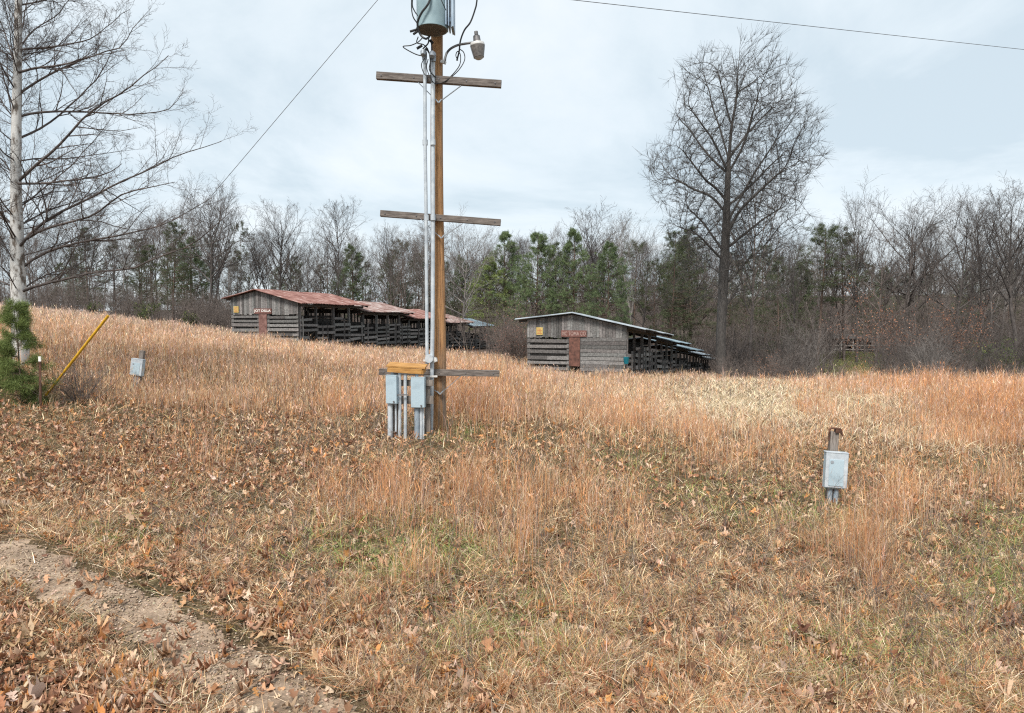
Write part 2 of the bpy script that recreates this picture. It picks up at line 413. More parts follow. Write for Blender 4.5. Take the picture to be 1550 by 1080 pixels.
def tufts(p, d, n, L, wd, rng, c0, c1, spreadk=.9):
    """needle tufts: n thin triangles round each point"""
    K = len(p)
    dirs = norm(d[:, None] * .55 + rng.normal(0, spreadk, (K, n, 3)) + np.array([0, 0, .15]))
    side = norm(np.cross(dirs, rng.normal(size=(K, n, 3))))
    ln = L * rng.uniform(.6, 1.2, (K, n, 1)); base = p[:, None] + rng.normal(0, L * .25, (K, n, 3))
    tip = base + dirs * ln
    V = np.stack([base - side * wd, base + side * wd, tip], 2).reshape(-1, 3)
    T = np.arange(K * n * 3).reshape(-1, 3)
    k = rng.random((K, 1, 1)) * .75 + rng.random((K, n, 1)) * .25
    c = np.array(c0) * (1 - k) + np.array(c1) * k
    C = np.repeat(c[:, :, None], 3, 2).reshape(-1, 3)
    return V, T, C
def pine_proto(seed, h=14, r0=.16, crown0=.3, spread=.2, whorls=22, per=5, form='cone', n2=6, tn=15, tl=.30, tw=.016, c0=(.06, .10, .03), c1=(.20, .27, .09), k_t=2, dense=1.0):
    rng = np.random.default_rng(seed)
    t, tr = grow(np.array([[0, 0, -.5]]), np.array([[0, 0, 1.]]), np.array([h + .4]), np.array([r0]), 14, .018, .04, rng, tip=.1)
    n1 = whorls * per
    u = np.repeat((np.arange(whorls) + .5) / whorls, per) + rng.normal(0, .012, n1); u = np.clip(u, 0, .995)
    tt = crown0 + (1 - crown0) * u
    p, tan, r = interp(t, tr, tt[None])
    az = rng.uniform(0, 6.28, n1)
    el = np.radians(3 + 32 * u ** 1.6 + rng.normal(0, 8, n1))
    dd = np.stack([np.cos(az) * np.cos(el), np.sin(az) * np.cos(el), np.sin(el)], 1)
    if form == 'cone': prof = (1.03 - u) ** .58 * (.5 + .5 * np.minimum(1, u * 3.5)) * .92
    else: prof = np.sqrt(np.clip(1 - (2 * u - .9) ** 2 * .8, .08, 1)) * .8
    lob = .7 + .45 * np.sin(az * 2 + u * 9 + seed) * .5 + rng.uniform(0, .35, n1)
    L = h * spread * prof * lob
    keep = rng.random(n1) < dense
    p, dd, L, r = p[keep], dd[keep], np.maximum(L[keep], .25), r[keep]
    l1, r1 = grow(p, dd, L, np.minimum(r * .4, L * .014 + .004), 5, .08, .04, rng)
    l2, r2, L2 = spawn(l1, r1, L, n2, rng, .35, 1, (30, 60), .36, 3, .1, .08, rmin=.006, flat=.5)
    wood = [(l1, r1, 4), (l2, r2, 3)]
    q, qt, _ = interp(l2, r2, rng.uniform(.45, 1, (len(l2), k_t)))
    q1, qt1, _ = interp(l1, r1, rng.uniform(.8, 1, (len(l1), 1)))
    V, T, C = tufts(np.concatenate([q, q1]), np.concatenate([qt, qt1]), tn, tl, tw, rng, c0, c1)
    trunk = tubes([(t, tr, 7)], M['bark_pine'], 'trunk'); limbs = tubes(wood, M['bark_pine'], 'branches')
    crown = np_mesh('foliage', V, tris=T, mat=M['needle'], col=C)
    return trunk, limbs, crown

# ------------------------------------------------------------------ ground
def axis_x():
    a = np.concatenate([-np.geomspace(400, 12, 60), np.linspace(-11.6, 11.6, 120), np.geomspace(12, 400, 60)]); return a
def axis_y():
    return np.concatenate([np.linspace(-40, 1.5, 20), np.linspace(2, 14, 110), np.geomspace(14.2, 110, 110), np.geomspace(115, 700, 24)])
ax, ay = axis_x(), axis_y()
GX, GY = np.meshgrid(ax, ay)
GZ = H(GX, GY)
idx = np.arange(GX.size).reshape(GX.shape)
gq = np.stack([idx[:-1, :-1], idx[:-1, 1:], idx[1:, 1:], idx[1:, :-1]], -1).reshape(-1, 4)
mg, t_, n_, b_ = newmat('ground_thatch')
co = n_.new('ShaderNodeTexCoord')
na = n_.new('ShaderNodeTexNoise'); na.inputs['Scale'].default_value = .35; na.inputs['Detail'].default_value = 8
nb = n_.new('ShaderNodeTexNoise'); nb.inputs['Scale'].default_value = 14; nb.inputs['Detail'].default_value = 8; nb.inputs['Roughness'].default_value = .75
for q in (na, nb): t_.links.new(co.outputs['Object'], q.inputs['Vector'])
ra = n_.new('ShaderNodeValToRGB'); t_.links.new(nb.outputs['Fac'], ra.inputs[0])
ra.color_ramp.elements[0].position = .35; ra.color_ramp.elements[0].color = (.035, .024, .015, 1)
ra.color_ramp.elements[1].position = .68; ra.color_ramp.elements[1].color = (.20, .135, .085, 1)
rb = n_.new('ShaderNodeValToRGB'); t_.links.new(nb.outputs['Fac'], rb.inputs[0])
rb.color_ramp.elements[0].position = .35; rb.color_ramp.elements[0].color = (.035, .03, .016, 1)
rb.color_ramp.elements[1].position = .7; rb.color_ramp.elements[1].color = (.19, .15, .08, 1)
rm = n_.new('ShaderNodeMapRange'); rm.inputs[1].default_value = .4; rm.inputs[2].default_value = .6; t_.links.new(na.outputs['Fac'], rm.inputs[0])
mm = n_.new('ShaderNodeMixRGB'); t_.links.new(rm.outputs[0], mm.inputs[0]); t_.links.new(ra.outputs[0], mm.inputs[1]); t_.links.new(rb.outputs[0], mm.inputs[2])
sx_ = n_.new('ShaderNodeSeparateXYZ'); t_.links.new(co.outputs['Object'], sx_.inputs[0])
ff = n_.new('ShaderNodeMapRange'); ff.inputs[1].default_value = 58; ff.inputs[2].default_value = 70; t_.links.new(sx_.outputs[1], ff.inputs[0])
fc = n_.new('ShaderNodeValToRGB'); t_.links.new(nb.outputs['Fac'], fc.inputs[0])
fc.color_ramp.elements[0].color = (.05, .035, .03, 1); fc.color_ramp.elements[1].color = (.14, .115, .098, 1)
fm = n_.new('ShaderNodeMixRGB'); t_.links.new(ff.outputs[0], fm.inputs[0]); t_.links.new(mm.outputs[0], fm.inputs[1]); t_.links.new(fc.outputs[0], fm.inputs[2])
t_.links.new(fm.outputs[0], b_.inputs['Base Color']); b_.inputs['Roughness'].default_value = 1; b_.inputs['Specular IOR Level'].default_value = .05
bp = n_.new('ShaderNodeBump'); bp.inputs['Strength'].default_value = .8; bp.inputs['Distance'].default_value = .04
t_.links.new(nb.outputs['Fac'], bp.inputs['Height']); t_.links.new(bp.outputs[0], b_.inputs['Normal'])
tag(link('ground', np_mesh('ground', np.stack([GX, GY, GZ], -1).reshape(-1, 3), gq, mat=mg, smooth=True)), kind='structure')

# the worn tyre tracks in the near left corner
mp_, t_, n_, b_ = newmat('track_gravel')
co = n_.new('ShaderNodeTexCoord')
vo = n_.new('ShaderNodeTexVoronoi'); vo.inputs['Scale'].default_value = 55
na = n_.new('ShaderNodeTexNoise'); na.inputs['Scale'].default_value = 3; na.inputs['Detail'].default_value = 9; na.inputs['Roughness'].default_value = .7
for q in (vo, na): t_.links.new(co.outputs['Object'], q.inputs['Vector'])
r1_ = n_.new('ShaderNodeValToRGB'); t_.links.new(na.outputs['Fac'], r1_.inputs[0])
r1_.color_ramp.elements[0].position = .35; r1_.color_ramp.elements[0].color = (.17, .115, .075, 1)
r1_.color_ramp.elements[1].position = .62; r1_.color_ramp.elements[1].color = (.47, .345, .245, 1)
hs = n_.new('ShaderNodeMixRGB'); hs.blend_type = 'MULTIPLY'; hs.inputs[0].default_value = .3
t_.links.new(r1_.outputs[0], hs.inputs[1]); vbw = n_.new('ShaderNodeRGBToBW'); t_.links.new(vo.outputs['Color'], vbw.inputs[0]); t_.links.new(vbw.outputs[0], hs.inputs[2])
t_.links.new(hs.outputs[0], b_.inputs['Base Color']); b_.inputs['Roughness'].default_value = .95
bp = n_.new('ShaderNodeBump'); bp.inputs['Strength'].default_value = .6; bp.inputs['Distance'].default_value = .012
t_.links.new(vo.outputs['Distance'], bp.inputs['Height']); t_.links.new(bp.outputs[0], b_.inputs['Normal'])
tracks = []
for pxs in ([(-200, 785), (0, 838), (110, 885), (215, 935), (320, 1000), (420, 1062)], [(-150, 960), (-40, 1030), (30, 1078)]):
    g = [ground_hit(*p) for p in pxs]
    e0 = np.array(g[-1]); dv = e0 - np.array(g[-2]); dv /= np.linalg.norm(dv); g.append(tuple(e0 + dv * 1.5)); g.append(tuple(e0 + dv * 3.2))
    tracks.append(catmull([(a, b, 0) for a, b in g], 26)[:, :2])
def track_dist(x, y, which=2):
    d = np.full(np.shape(x), 99.)
    for tr in tracks[:which]:
        for k in range(0, len(tr)):
            d = np.minimum(d, np.hypot(x - tr[k, 0], y - tr[k, 1]))
    return d
for tr in tracks[:1]:
    n = len(tr); tn = np.gradient(tr, axis=0); tn /= np.linalg.norm(tn, axis=1, keepdims=True); nn = np.stack([-tn[:, 1], tn[:, 0]], 1)
    wv = .385 + .14 * (fbm(tr[:, 0], tr[:, 1], .5, 40) - .5) * 2
    s = np.linspace(-1, 1, 9); wv = wv + .22 * (fbm(tr[:, 0], tr[:, 1], .22, 144) - .5)
    XY = tr[:, None] + nn[:, None] * (s[None, :, None] * wv[:, None, None])
    Z = H(XY[..., 0], XY[..., 1]) + .014 - .034 * np.abs(s)[None] ** 3 + .03 * (fbm(XY[..., 0], XY[..., 1], .3, 140) - .5)
    ii = np.arange(n * 9).reshape(n, 9)
    qq = np.stack([ii[:-1, :-1], ii[1:, :-1], ii[1:, 1:], ii[:-1, 1:]], -1).reshape(-1, 4)
    tag(link('path', np_mesh('path', np.concatenate([XY, Z[..., None]], -1).reshape(-1, 3), qq, mat=mp_, smooth=True)), kind='structure')

# ------------------------------------------------------------------ barns' footprints (grass stays out of them)
BARN = [dict(c=(-12.8, 41.0), d=(.226, .974), W=4.55, L=45.0), dict(c=(5.55, 33.0), d=(.361, .932), W=5.1, L=45.0)]
def in_barn(x, y, pad=0):
    r = np.zeros(np.shape(x), bool)
    for b in BARN:
        dx = x - b['c'][0]; dy = y - b['c'][1]; ux, uy = b['d']
        u = dx * ux + dy * uy; v = -(dx * uy - dy * ux)      # v: to the left
        r |= (u > -pad) & (u < b['L'] + pad) & (v > -pad) & (v < b['W'] + pad)
    return r

# ------------------------------------------------------------------ ground cover
def to_px(x, y):
    z = H(x, y) - CZ
    c, s = math.cos(PITCH), math.sin(PITCH)
    dep = y * c - z * s; up = y * s + z * c
    return 775 + F * x / dep, 540 - F * up / dep
def field(n, y0, y1, rng, a=-260, b=1810, k=1.0):
    px = rng.uniform(a, b, n); u = rng.random(n)
    Y = 1 / (1 / y1 + (1 / y0 - 1 / y1) * u ** k)
    return (px - 775) / F * Y, Y
def blades(x, y, h, wd, lean, col, rng, z=None, dz=0, curve=.45):
    n = len(x); z = H(x, y) if z is None else z
    az = rng.uniform(0, 2 * np.pi, n); lx, ly = np.cos(az) * lean, np.sin(az) * lean
    fa = rng.uniform(0, np.pi, n); fx, fy = np.cos(fa), np.sin(fa)
    base = np.stack([x, y, z - .01 + dz], 1); side = np.stack([fx, fy, np.zeros(n)], 1) * (wd / 2)[:, None]
    mid = base + np.stack([lx * curve, ly * curve, h * .62], 1); tip = base + np.stack([lx, ly, h], 1)
    V = np.stack([base - side, base + side, mid - side * .75, mid + side * .75, tip], 1).reshape(-1, 3)
    i = np.arange(n)[:, None] * 5
    return V, i + np.array([[0, 1, 3, 2]]), i + np.array([[2, 3, 4]]), np.repeat(col, 5, axis=0)
def palette(keys, wts):
    wts = np.clip(np.stack(wts, 1), 0, None); wts = wts / wts.sum(1, keepdims=True)
    return wts, np.array(keys)
STRAW, TAN, GREY, OLIVE, ORANGE, PALE, RUST, GREEN = (.58, .44, .27), (.46, .31, .18), (.30, .225, .165), (.30, .27, .12), (.64, .325, .15), (.78, .66, .47), (.40, .18, .085), (.22, .28, .085)
def pick(rng, n, cols, wts):
    wts = np.clip(np.stack([np.broadcast_to(w_, (n,)) for w_ in wts], 1), 1e-4, None); c = np.cumsum(wts / wts.sum(1, keepdims=True), 1)
    k = (rng.random(n)[:, None] > c).sum(1).clip(0, len(cols) - 1)
    return np.array(cols)[k] * rng.uniform(.68, 1.38, (n, 1)) * rng.uniform(.94, 1.06, (n, 3))
def patch(px, py, list_):
    m = np.zeros(len(px))
    for cx, cy, rx, ry, a in list_:
        m = np.maximum(m, a * np.exp(-((px - cx) / rx) ** 2 - ((py - cy) / ry) ** 2))
    return np.clip(m, 0, 1)
GREENS = [(600, 840, 120, 42, 1.3), (520, 850, 60, 30, .7), (1520, 860, 80, 90, .9), (1180, 770, 100, 30, .5), (1050, 745, 80, 25, .5), (690, 660, 40, 18, .8), (760, 960, 120, 60, .4), (200, 820, 60, 20, .4), (1350, 1000, 150, 60, .45), (960, 700, 60, 30, .4)]
SEDGE = [(600, 750, 45, 40, 1), (510, 750, 35, 35, .9), (560, 800, 120, 30, .4), (725, 750, 50, 40, .8), (800, 770, 110, 45, .8), (920, 790, 60, 45, .7), (1310, 850, 28, 45, 1), (1180, 800, 25, 30, .4), (1240, 830, 20, 20, .5),
         (720, 600, 60, 60, .7), (930, 660, 70, 40, .6), (1050, 690, 60, 40, .7), (1500, 620, 120, 60, 1), (1400, 590, 200, 14, 1), (1480, 740, 60, 40, .5), (1160, 700, 60, 40, .4), (500, 620, 40, 30, .4), (300, 700, 60, 40, .3), (1230, 620, 30, 18, .6), (630, 880, 30, 30, .4), (780, 850, 30, 40, .4), (880, 770, 40, 60, .6), (1360, 760, 60, 60, .5)]
PALEF = [(1160, 608, 200, 36, 1.25), (960, 600, 100, 20, .6), (1000, 575, 60, 10, .5), (1420, 660, 120, 20, .5)]

def build_thatch():
    rng = np.random.default_rng(3)
    x1, y1 = field(400000, 3.2, 60, rng); x2, y2 = field(190000, 3.2, 16, rng)
    x = np.concatenate([x1, x2]); y = np.concatenate([y1, y2])
    px, py = to_px(x, y)
    td = track_dist(x, y)
    keep = ~in_barn(x, y, -.1) & (rng.random(len(x)) < np.clip((td - .24) / .2, .03, 1))
    ll = np.clip((560 - px + (py - 850) * .3) / 350, 0, 1) * np.clip((py - 830) / 120, 0, 1)
    keep &= rng.random(len(x)) > ll * .6
    tf = np.minimum(fbm(x, y, .24, 101), .35 + .65 * fbm(x, y, .5, 105)); keep &= rng.random(len(x)) < np.clip((tf - .31) * 4.0, .07, 1) + np.clip((y - 16) / 10, 0, 1)
    x, y, px, py, td = x[keep], y[keep], px[keep], py[keep], td[keep]; n = len(x)
    g = patch(px, py, GREENS); pa = patch(px, py, PALEF)
    big = fbm(x, y, 2.2, 5); sm = fbm(x, y, .45, 9); med = fbm(x, y, .9, 14)
    dist = np.clip((y - 9) / 14, 0, 1)
    tl = rng.random(n)
    matted = tl < .84 - .3 * dist
    hgt = np.where(matted, rng.uniform(.015, .10, n), rng.uniform(.06, .22, n)) * (.35 + 1.3 * fbm(x, y, .3, 111)) * (1 + .5 * dist) * (1 - .35 * pa)
    lean = np.where(matted, rng.uniform(.08, .30, n), rng.uniform(.02, .16, n)) * (1 + .3 * dist)
    lift = np.where(matted, rng.uniform(-.01, .11, n) * (.2 + med), 0)
    wd = np.maximum(.0032, .00062 * y) * rng.uniform(.7, 1.5, n)
    col = pick(rng, n, [STRAW, TAN, GREY, OLIVE, ORANGE, PALE, RUST, GREEN],
               [.25 + .27 * dist + .3 * pa, .34 + .25 * dist, .5 * (1.2 - sm) * (1 - dist * .75), .15 * (1 - dist * .9) * (big + .1), .10 + .38 * dist * (1 - pa), .17 + 2.2 * pa, .24 * (1.3 - big) + .05, g * 1.6 + .02 * (1 - dist)])
    col = col * (rng.choice([.5, .85, 1.15, 1.55], n, p=[.22, .3, .3, .18]) * (.7 + .6 * fbm(x, y, .28, 33)) * (1.16 - .22 * dist))[:, None]
    V, Q, T, C = blades(x, y, hgt, wd, lean, col, rng, dz=lift)
    tag(link('dry_grass', np_mesh('dry_grass', V, Q, T, M['blade'], C)), kind='stuff')
    # the pale flattened straw towards the right
    x, y = field(90000, 14, 46, rng, a=820, b=1560, k=.9); px, py = to_px(x, y)
    k = (rng.random(len(x)) < patch(px, py, PALEF) * (.45 + .9 * fbm(x, y, 1.3, 44))) & ~in_barn(x, y, .2); x, y = x[k], y[k]; n = len(x)
    col = pick(rng, n, [PALE, (.76, .66, .49), STRAW, (.62, .48, .33)], [.4, .3, .3, .3])
    V, Q, T, C = blades(x, y, rng.uniform(.05, .22, n), .0009 * y * rng.uniform(.6, 1.4, n), rng.uniform(.1, .4, n), col, rng, dz=rng.uniform(0, .1, n))
    tag(link('pale_straw', np_mesh('pale_straw', V, Q, T, M['blade'], C)), kind='stuff')

def build_sedge():
    rng = np.random.default_rng(5)
    xa, ya = field(17000, 4.6, 26, rng); xb, yb = field(34000, 15, 62, rng, k=.8)
    x = np.concatenate([xa, xb]); y = np.concatenate([ya, yb]); px, py = to_px(x, y)
    pa = patch(px, py, PALEF); se = patch(px, py, SEDGE)
    far = np.clip((y - 13) / 14, 0, 1) * np.where(px < 1000, 1, .55) * (1 - .93 * pa)
    farr = np.clip((y - 26) / 6, 0, 1) * np.clip(fbm(x, y, 1.3, 23) * 2.6 - .45, .12, 1) * (1 - .97 * pa)
    nz = fbm(x, y, 1.6, 21)
    pr = np.clip(np.maximum(np.maximum(far * (.25 + 1.1 * nz), farr), 1.3 * np.clip(se - .06, 0, 1) * np.clip(fbm(x, y, .9, 160) * 3.4 - .75, .12, 1) + .02 * nz), 0, 1)
    keep = (rng.random(len(x)) < pr) & ~in_barn(x, y, .15) & (track_dist(x, y) > 1.0)
    x, y, px, pr, se = x[keep], y[keep], px[keep], pr[keep], se[keep]
    ns = 13; K = len(x); hn = fbm(x, y, 1.1, 88)
    dist = np.clip((y - 14) / 20, 0, 1)
    hh = rng.uniform(.14, .64, K) * (.15 + 1.55 * hn) * (.95 + .7 * se)
    tint = fbm(x, y, 4, 77)
    X = np.repeat(x, ns) + rng.normal(0, 1, K * ns) * np.repeat(.05 + .006 * y, ns)
    Y = np.repeat(y, ns) + rng.normal(0, 1, K * ns) * np.repeat(.05 + .006 * y, ns)
    n = len(X); h = np.repeat(hh, ns) * rng.uniform(.55, 1.15, n)
    wd = np.maximum(.0032, .00040 * Y) * rng.uniform(.6, 1.5, n)
    d = np.repeat(dist, ns); tn = np.repeat(tint, ns); s = np.repeat(se, ns)
    crest = np.clip((Y - 34) / 10, 0, 1) * (np.repeat(px, ns) < 420)
    col = pick(rng, n, [ORANGE, (.70, .43, .25), (.68, .53, .34), (.66, .47, .38), RUST, PALE, (.55, .38, .24)],
               [.32 * (1 - crest) * (.4 + tn) + 1.3 * s, .35 * (1 - .7 * s), (.16 + .2 * (1 - tn)) * (1 - .7 * s), .34 + .7 * d + 1.4 * crest, .22 * (1 - d) , .07 + .08 * d + .15 * crest, .28])
    col = col * np.repeat(rng.uniform(.68, 1.15, K) * (.78 + .5 * fbm(x, y, 2.6, 150)), ns)[:, None]
    V, Q, T, C = blades(X, Y, h, wd, h * rng.uniform(.05, .6, n) ** 1.2, col, rng, curve=.3)
    k = rng.random(n) < .45; m_ = int(k.sum()); f_ = rng.uniform(.45, .95, m_)
    V2, Q2, T2, C2 = blades(X[k] + rng.normal(0, .03, m_), Y[k] + rng.normal(0, .03, m_), rng.uniform(.03, .14, m_), wd[k] * 1.5, rng.uniform(.03, .12, m_), col[k] * rng.uniform(.95, 1.45, (m_, 1)), rng, dz=h[k] * f_)
    b_ = len(V); V = np.concatenate([V, V2]); Q = np.concatenate([Q, Q2 + b_]); T = np.concatenate([T, T2 + b_]); C = np.concatenate([C, C2])
    tag(link('tall_dry_grass', np_mesh('tall_dry_grass', V, Q, T, M['blade'], C)), kind='stuff')

def build_green():
    rng = np.random.default_rng(8)
    x, y = field(60000, 3.4, 24, rng); px, py = to_px(x, y)
    g = patch(px, py, GREENS); nz = fbm(x, y, .35, 51)
    keep = (rng.random(len(x)) < g * np.clip(nz * 2.4 - .55, 0, 1) * .8 + .025 * (nz > .6)) & (track_dist(x, y) > .5)
    x, y = x[keep], y[keep]; n = len(x)
    col = pick(rng, n, [GREEN, (.36, .37, .14), (.20, .26, .09), (.52, .48, .24)], [.3, .4, .25, .5])
    V, Q, T, C = blades(x, y, rng.uniform(.06, .2, n), np.maximum(.0035, .0006 * y) * rng.uniform(.7, 1.3, n), rng.uniform(.03, .18, n), col, rng)
    tag(link('green_grass', np_mesh('green_grass', V, Q, T, M['blade'], C)), kind='stuff')

# lobed oak leaf outline, half, from stem to tip (x along midrib, y half width)
OAK = [(0, .015), (.12, .05), (.20, .20), (.27, .22), (.30, .09), (.42, .13), (.50, .36), (.58, .36), (.60, .14), (.72, .13), (.80, .27), (.88, .22), (.90, .09), (1.0, 0.0)]
SIMPLE = [(0, .02), (.25, .24), (.42, .10), (.62, .32), (.8, .12), (1, 0)]
def leaf_mesh(x, y, size, tilt, lift, col, rng, out):
    n = len(x); ol = np.array(out); m = len(ol)
    az = rng.uniform(0, 2 * np.pi, n); roll = rng.normal(0, 1, n) * tilt; pit = rng.normal(0, 1, n) * tilt
    curl = rng.normal(.2, .8, n) * size; cup = rng.normal(.8, 1.0, n) * size
    lx = (ol[:, 0] - .5)[None] * size[:, None] * rng.uniform(.8, 1.15, (n, 1)); ly = ol[:, 1][None] * size[:, None] * rng.uniform(.45, 1.25, (n, 1)) * rng.uniform(.6, 1.3, (n, m))
    def pts(sgn):
        yy = ly * sgn; zz_ = curl[:, None] * (ol[:, 0] - .5)[None] ** 2 * 2 + cup[:, None] * (ol[:, 1][None] ** 2) * 2.5 + rng.normal(0, .02, (n, m)) * size[:, None]
        return np.stack([lx, yy, zz_], -1)
    mid = np.stack([lx, 0 * lx, curl[:, None] * (ol[:, 0] - .5)[None] ** 2 * 2], -1)
    L = np.stack([pts(-1), mid, pts(1)], 2)                       # n, m, 3, 3
    cr_, sr = np.cos(roll)[:, None, None], np.sin(roll)[:, None, None]
    Y1 = L[..., 1] * cr_ - L[..., 2] * sr; Z1 = L[..., 1] * sr + L[..., 2] * cr_; X1 = L[..., 0]
    cp, sp = np.cos(pit)[:, None, None], np.sin(pit)[:, None, None]
    X2 = X1 * cp - Z1 * sp; Z2 = X1 * sp + Z1 * cp
    ca, sa = np.cos(az)[:, None, None], np.sin(az)[:, None, None]
    X3 = X2 * ca - Y1 * sa; Y3 = X2 * sa + Y1 * ca
    z0 = H(x, y) + lift + np.abs(np.sin(pit)) * size * .3
    V = np.stack([X3 + x[:, None, None], Y3 + y[:, None, None], Z2 + z0[:, None, None]], -1).reshape(-1, 3)
    i = np.arange(m - 1)[:, None] * 3
    qd = np.concatenate([i + np.array([[0, 3, 4, 1]]), i + np.array([[1, 4, 5, 2]])])
    Q = (np.arange(n)[:, None, None] * (3 * m) + qd[None]).reshape(-1, 4)
    return V, Q, np.repeat(col, 3 * m, axis=0)
LEAFC = [(.44, .26, .155), (.31, .15, .08), (.54, .37, .25), (.21, .11, .07), (.60, .45, .34), (.48, .22, .08)]
def build_leaves():
    rng = np.random.default_rng(13)
    def dens(x, y):
        px, py = to_px(x, y)
        ll = np.clip((620 - px + (py - 850) * .7) / 350, 0, 1) * np.clip((py - 760) / 110, 0, 1)
        nz = fbm(x, y, .7, 61)
        left = np.clip((760 - px) / 500, 0, 1) * .5
        dn = .37 + .15 * np.clip((780 - px) / 500, 0, 1) + .9 * ll + .6 * np.clip(nz - .5, 0, 1) * 1.6 + left * (.4 + nz) * .6 + .35 * np.clip((py - 930) / 100, 0, 1) * (.4 + 1.2 * nz)
        dn *= np.where(track_dist(x, y, 1) < .42, .08, 1) * np.where(track_dist(x, y) < .36, .7, 1)
        dn = np.where((py > 1000) & (px < 110), dn * .45, dn)
        return np.clip(dn, 0, 1), px, py
    x, y = field(46000, 3.2, 11.5, rng); d, px, py = dens(x, y); k = rng.random(len(x)) < d
    x, y = x[k], y[k]; n = len(x)
    k = rng.random(n) < .55; parts = []; b_ = 0
    for sel, out, lo_, hi_, nm in ((k, OAK, .055, .15, 'a'), (~k, SIMPLE, .035, .11, 'b')):
        xx, yy = x[sel], y[sel]; m_ = len(xx)
        parts.append(leaf_mesh(xx, yy, rng.uniform(lo_, hi_, m_), .34 if nm == 'a' else .38, rng.uniform(-.015, .055, m_), pick(rng, m_, LEAFC, [.3, .24, .2, .22, .1, .07]), rng, out))
    V = np.concatenate([parts[0][0], parts[1][0]]); Q = np.concatenate([parts[0][1], parts[1][1] + len(parts[0][0])]); C = np.concatenate([parts[0][2], parts[1][2]])
    tag(link('fallen_leaves', np_mesh('fallen_leaves', V, Q, None, M['leaf'], C)), kind='stuff')
    x, y = field(44000, 9.0, 30, rng, k=.9); d, px, py = dens(x, y)
    d = d * np.clip((30 - y) / 14, 0, 1) * .62 * np.clip((y - 8.5) / 3, .3, 1) + .2 * np.clip((600 - px) / 300, 0, 1); k = (rng.random(len(x)) < d * .95) & ~in_barn(x, y, .3)
    x, y = x[k], y[k]; n = len(x)
    V, Q, C = leaf_mesh(x, y, rng.uniform(.05, .13, n), .5, rng.uniform(.02, .14, n), pick(rng, n, LEAFC, [.34, .28, .16, .22, .07, .05]), rng, SIMPLE)
    tag(link('fallen_leaves', np_mesh('fallen_leaves_mid', V, Q, None, M['leaf'], C)), kind='stuff')

def build_weeds():
    """thin grey dead weed stalks with side shoots, and twigs"""
    rng = np.random.default_rng(17)
    x, y = field(3200, 4.5, 48, rng); px, py = to_px(x, y)
    k = (rng.random(len(x)) < .35 + .6 * (fbm(x, y, 2.5, 71) > .52)) & ~in_barn(x, y, .3) & (track_dist(x, y) > .6)
    x, y = x[k], y[k]; K = len(x); p = np.stack([x, y, H(x, y)], 1)
    L = rng.uniform(.2, .7, K) * (1 + y / 90)
    a, ra, = grow(p, np.stack([rng.normal(0, .25, K), rng.normal(0, .25, K), np.ones(K)], 1), L, np.maximum(.0018, .0003 * y), 4, .12, .0, rng, tip=.5)
    b, rb2, _ = spawn(a, ra, L, 5, rng, .3, 1, (25, 60), .45, 3, .2, .03, rk=.8, rmin=.0012)
    tag(link('dead_weeds', tubes([(a, ra, 3), (b, rb2, 3)], M['bark_mauve'], 'dead_weeds')), kind='stuff')
def build_gravel():
    rng = np.random.default_rng(19); n = 9000
    tr = tracks[0]; i = rng.integers(0, len(tr), n); 
    x = tr[i, 0] + rng.normal(0, .2, n); y = tr[i, 1] + rng.normal(0, .2, n)
    s = rng.uniform(.003, .012, n) * rng.uniform(.6, 1.6, n)
    o = np.array([[1, 0, 0], [-1, 0, 0], [0, 1, 0], [0, -1, 0], [0, 0, 1], [0, 0, -1]], float)
    V = (o[None] * s[:, None, None] * np.array([1.2, 1.2, .5]) * rng.uniform(.5, 1.3, (n, 6, 1)) + np.stack([x, y, H(x, y) + .016], 1)[:, None]).reshape(-1, 3)
    t8 = np.array([[0, 2, 4], [2, 1, 4], [1, 3, 4], [3, 0, 4], [2, 0, 5], [1, 2, 5], [3, 1, 5], [0, 3, 5]])
    T = (np.arange(n)[:, None, None] * 6 + t8[None]).reshape(-1, 3)
    c = pick(rng, n, [(.46, .35, .25), (.36, .26, .18), (.20, .14, .095), (.56, .46, .36)], [.3, .4, .35, .12])
    tag(link('gravel', np_mesh('gravel', V, None, T, M['leaf'], np.repeat(c, 6, 0))), kind='stuff')
build_thatch(); build_sedge(); build_green(); build_leaves(); build_weeds(); build_gravel()

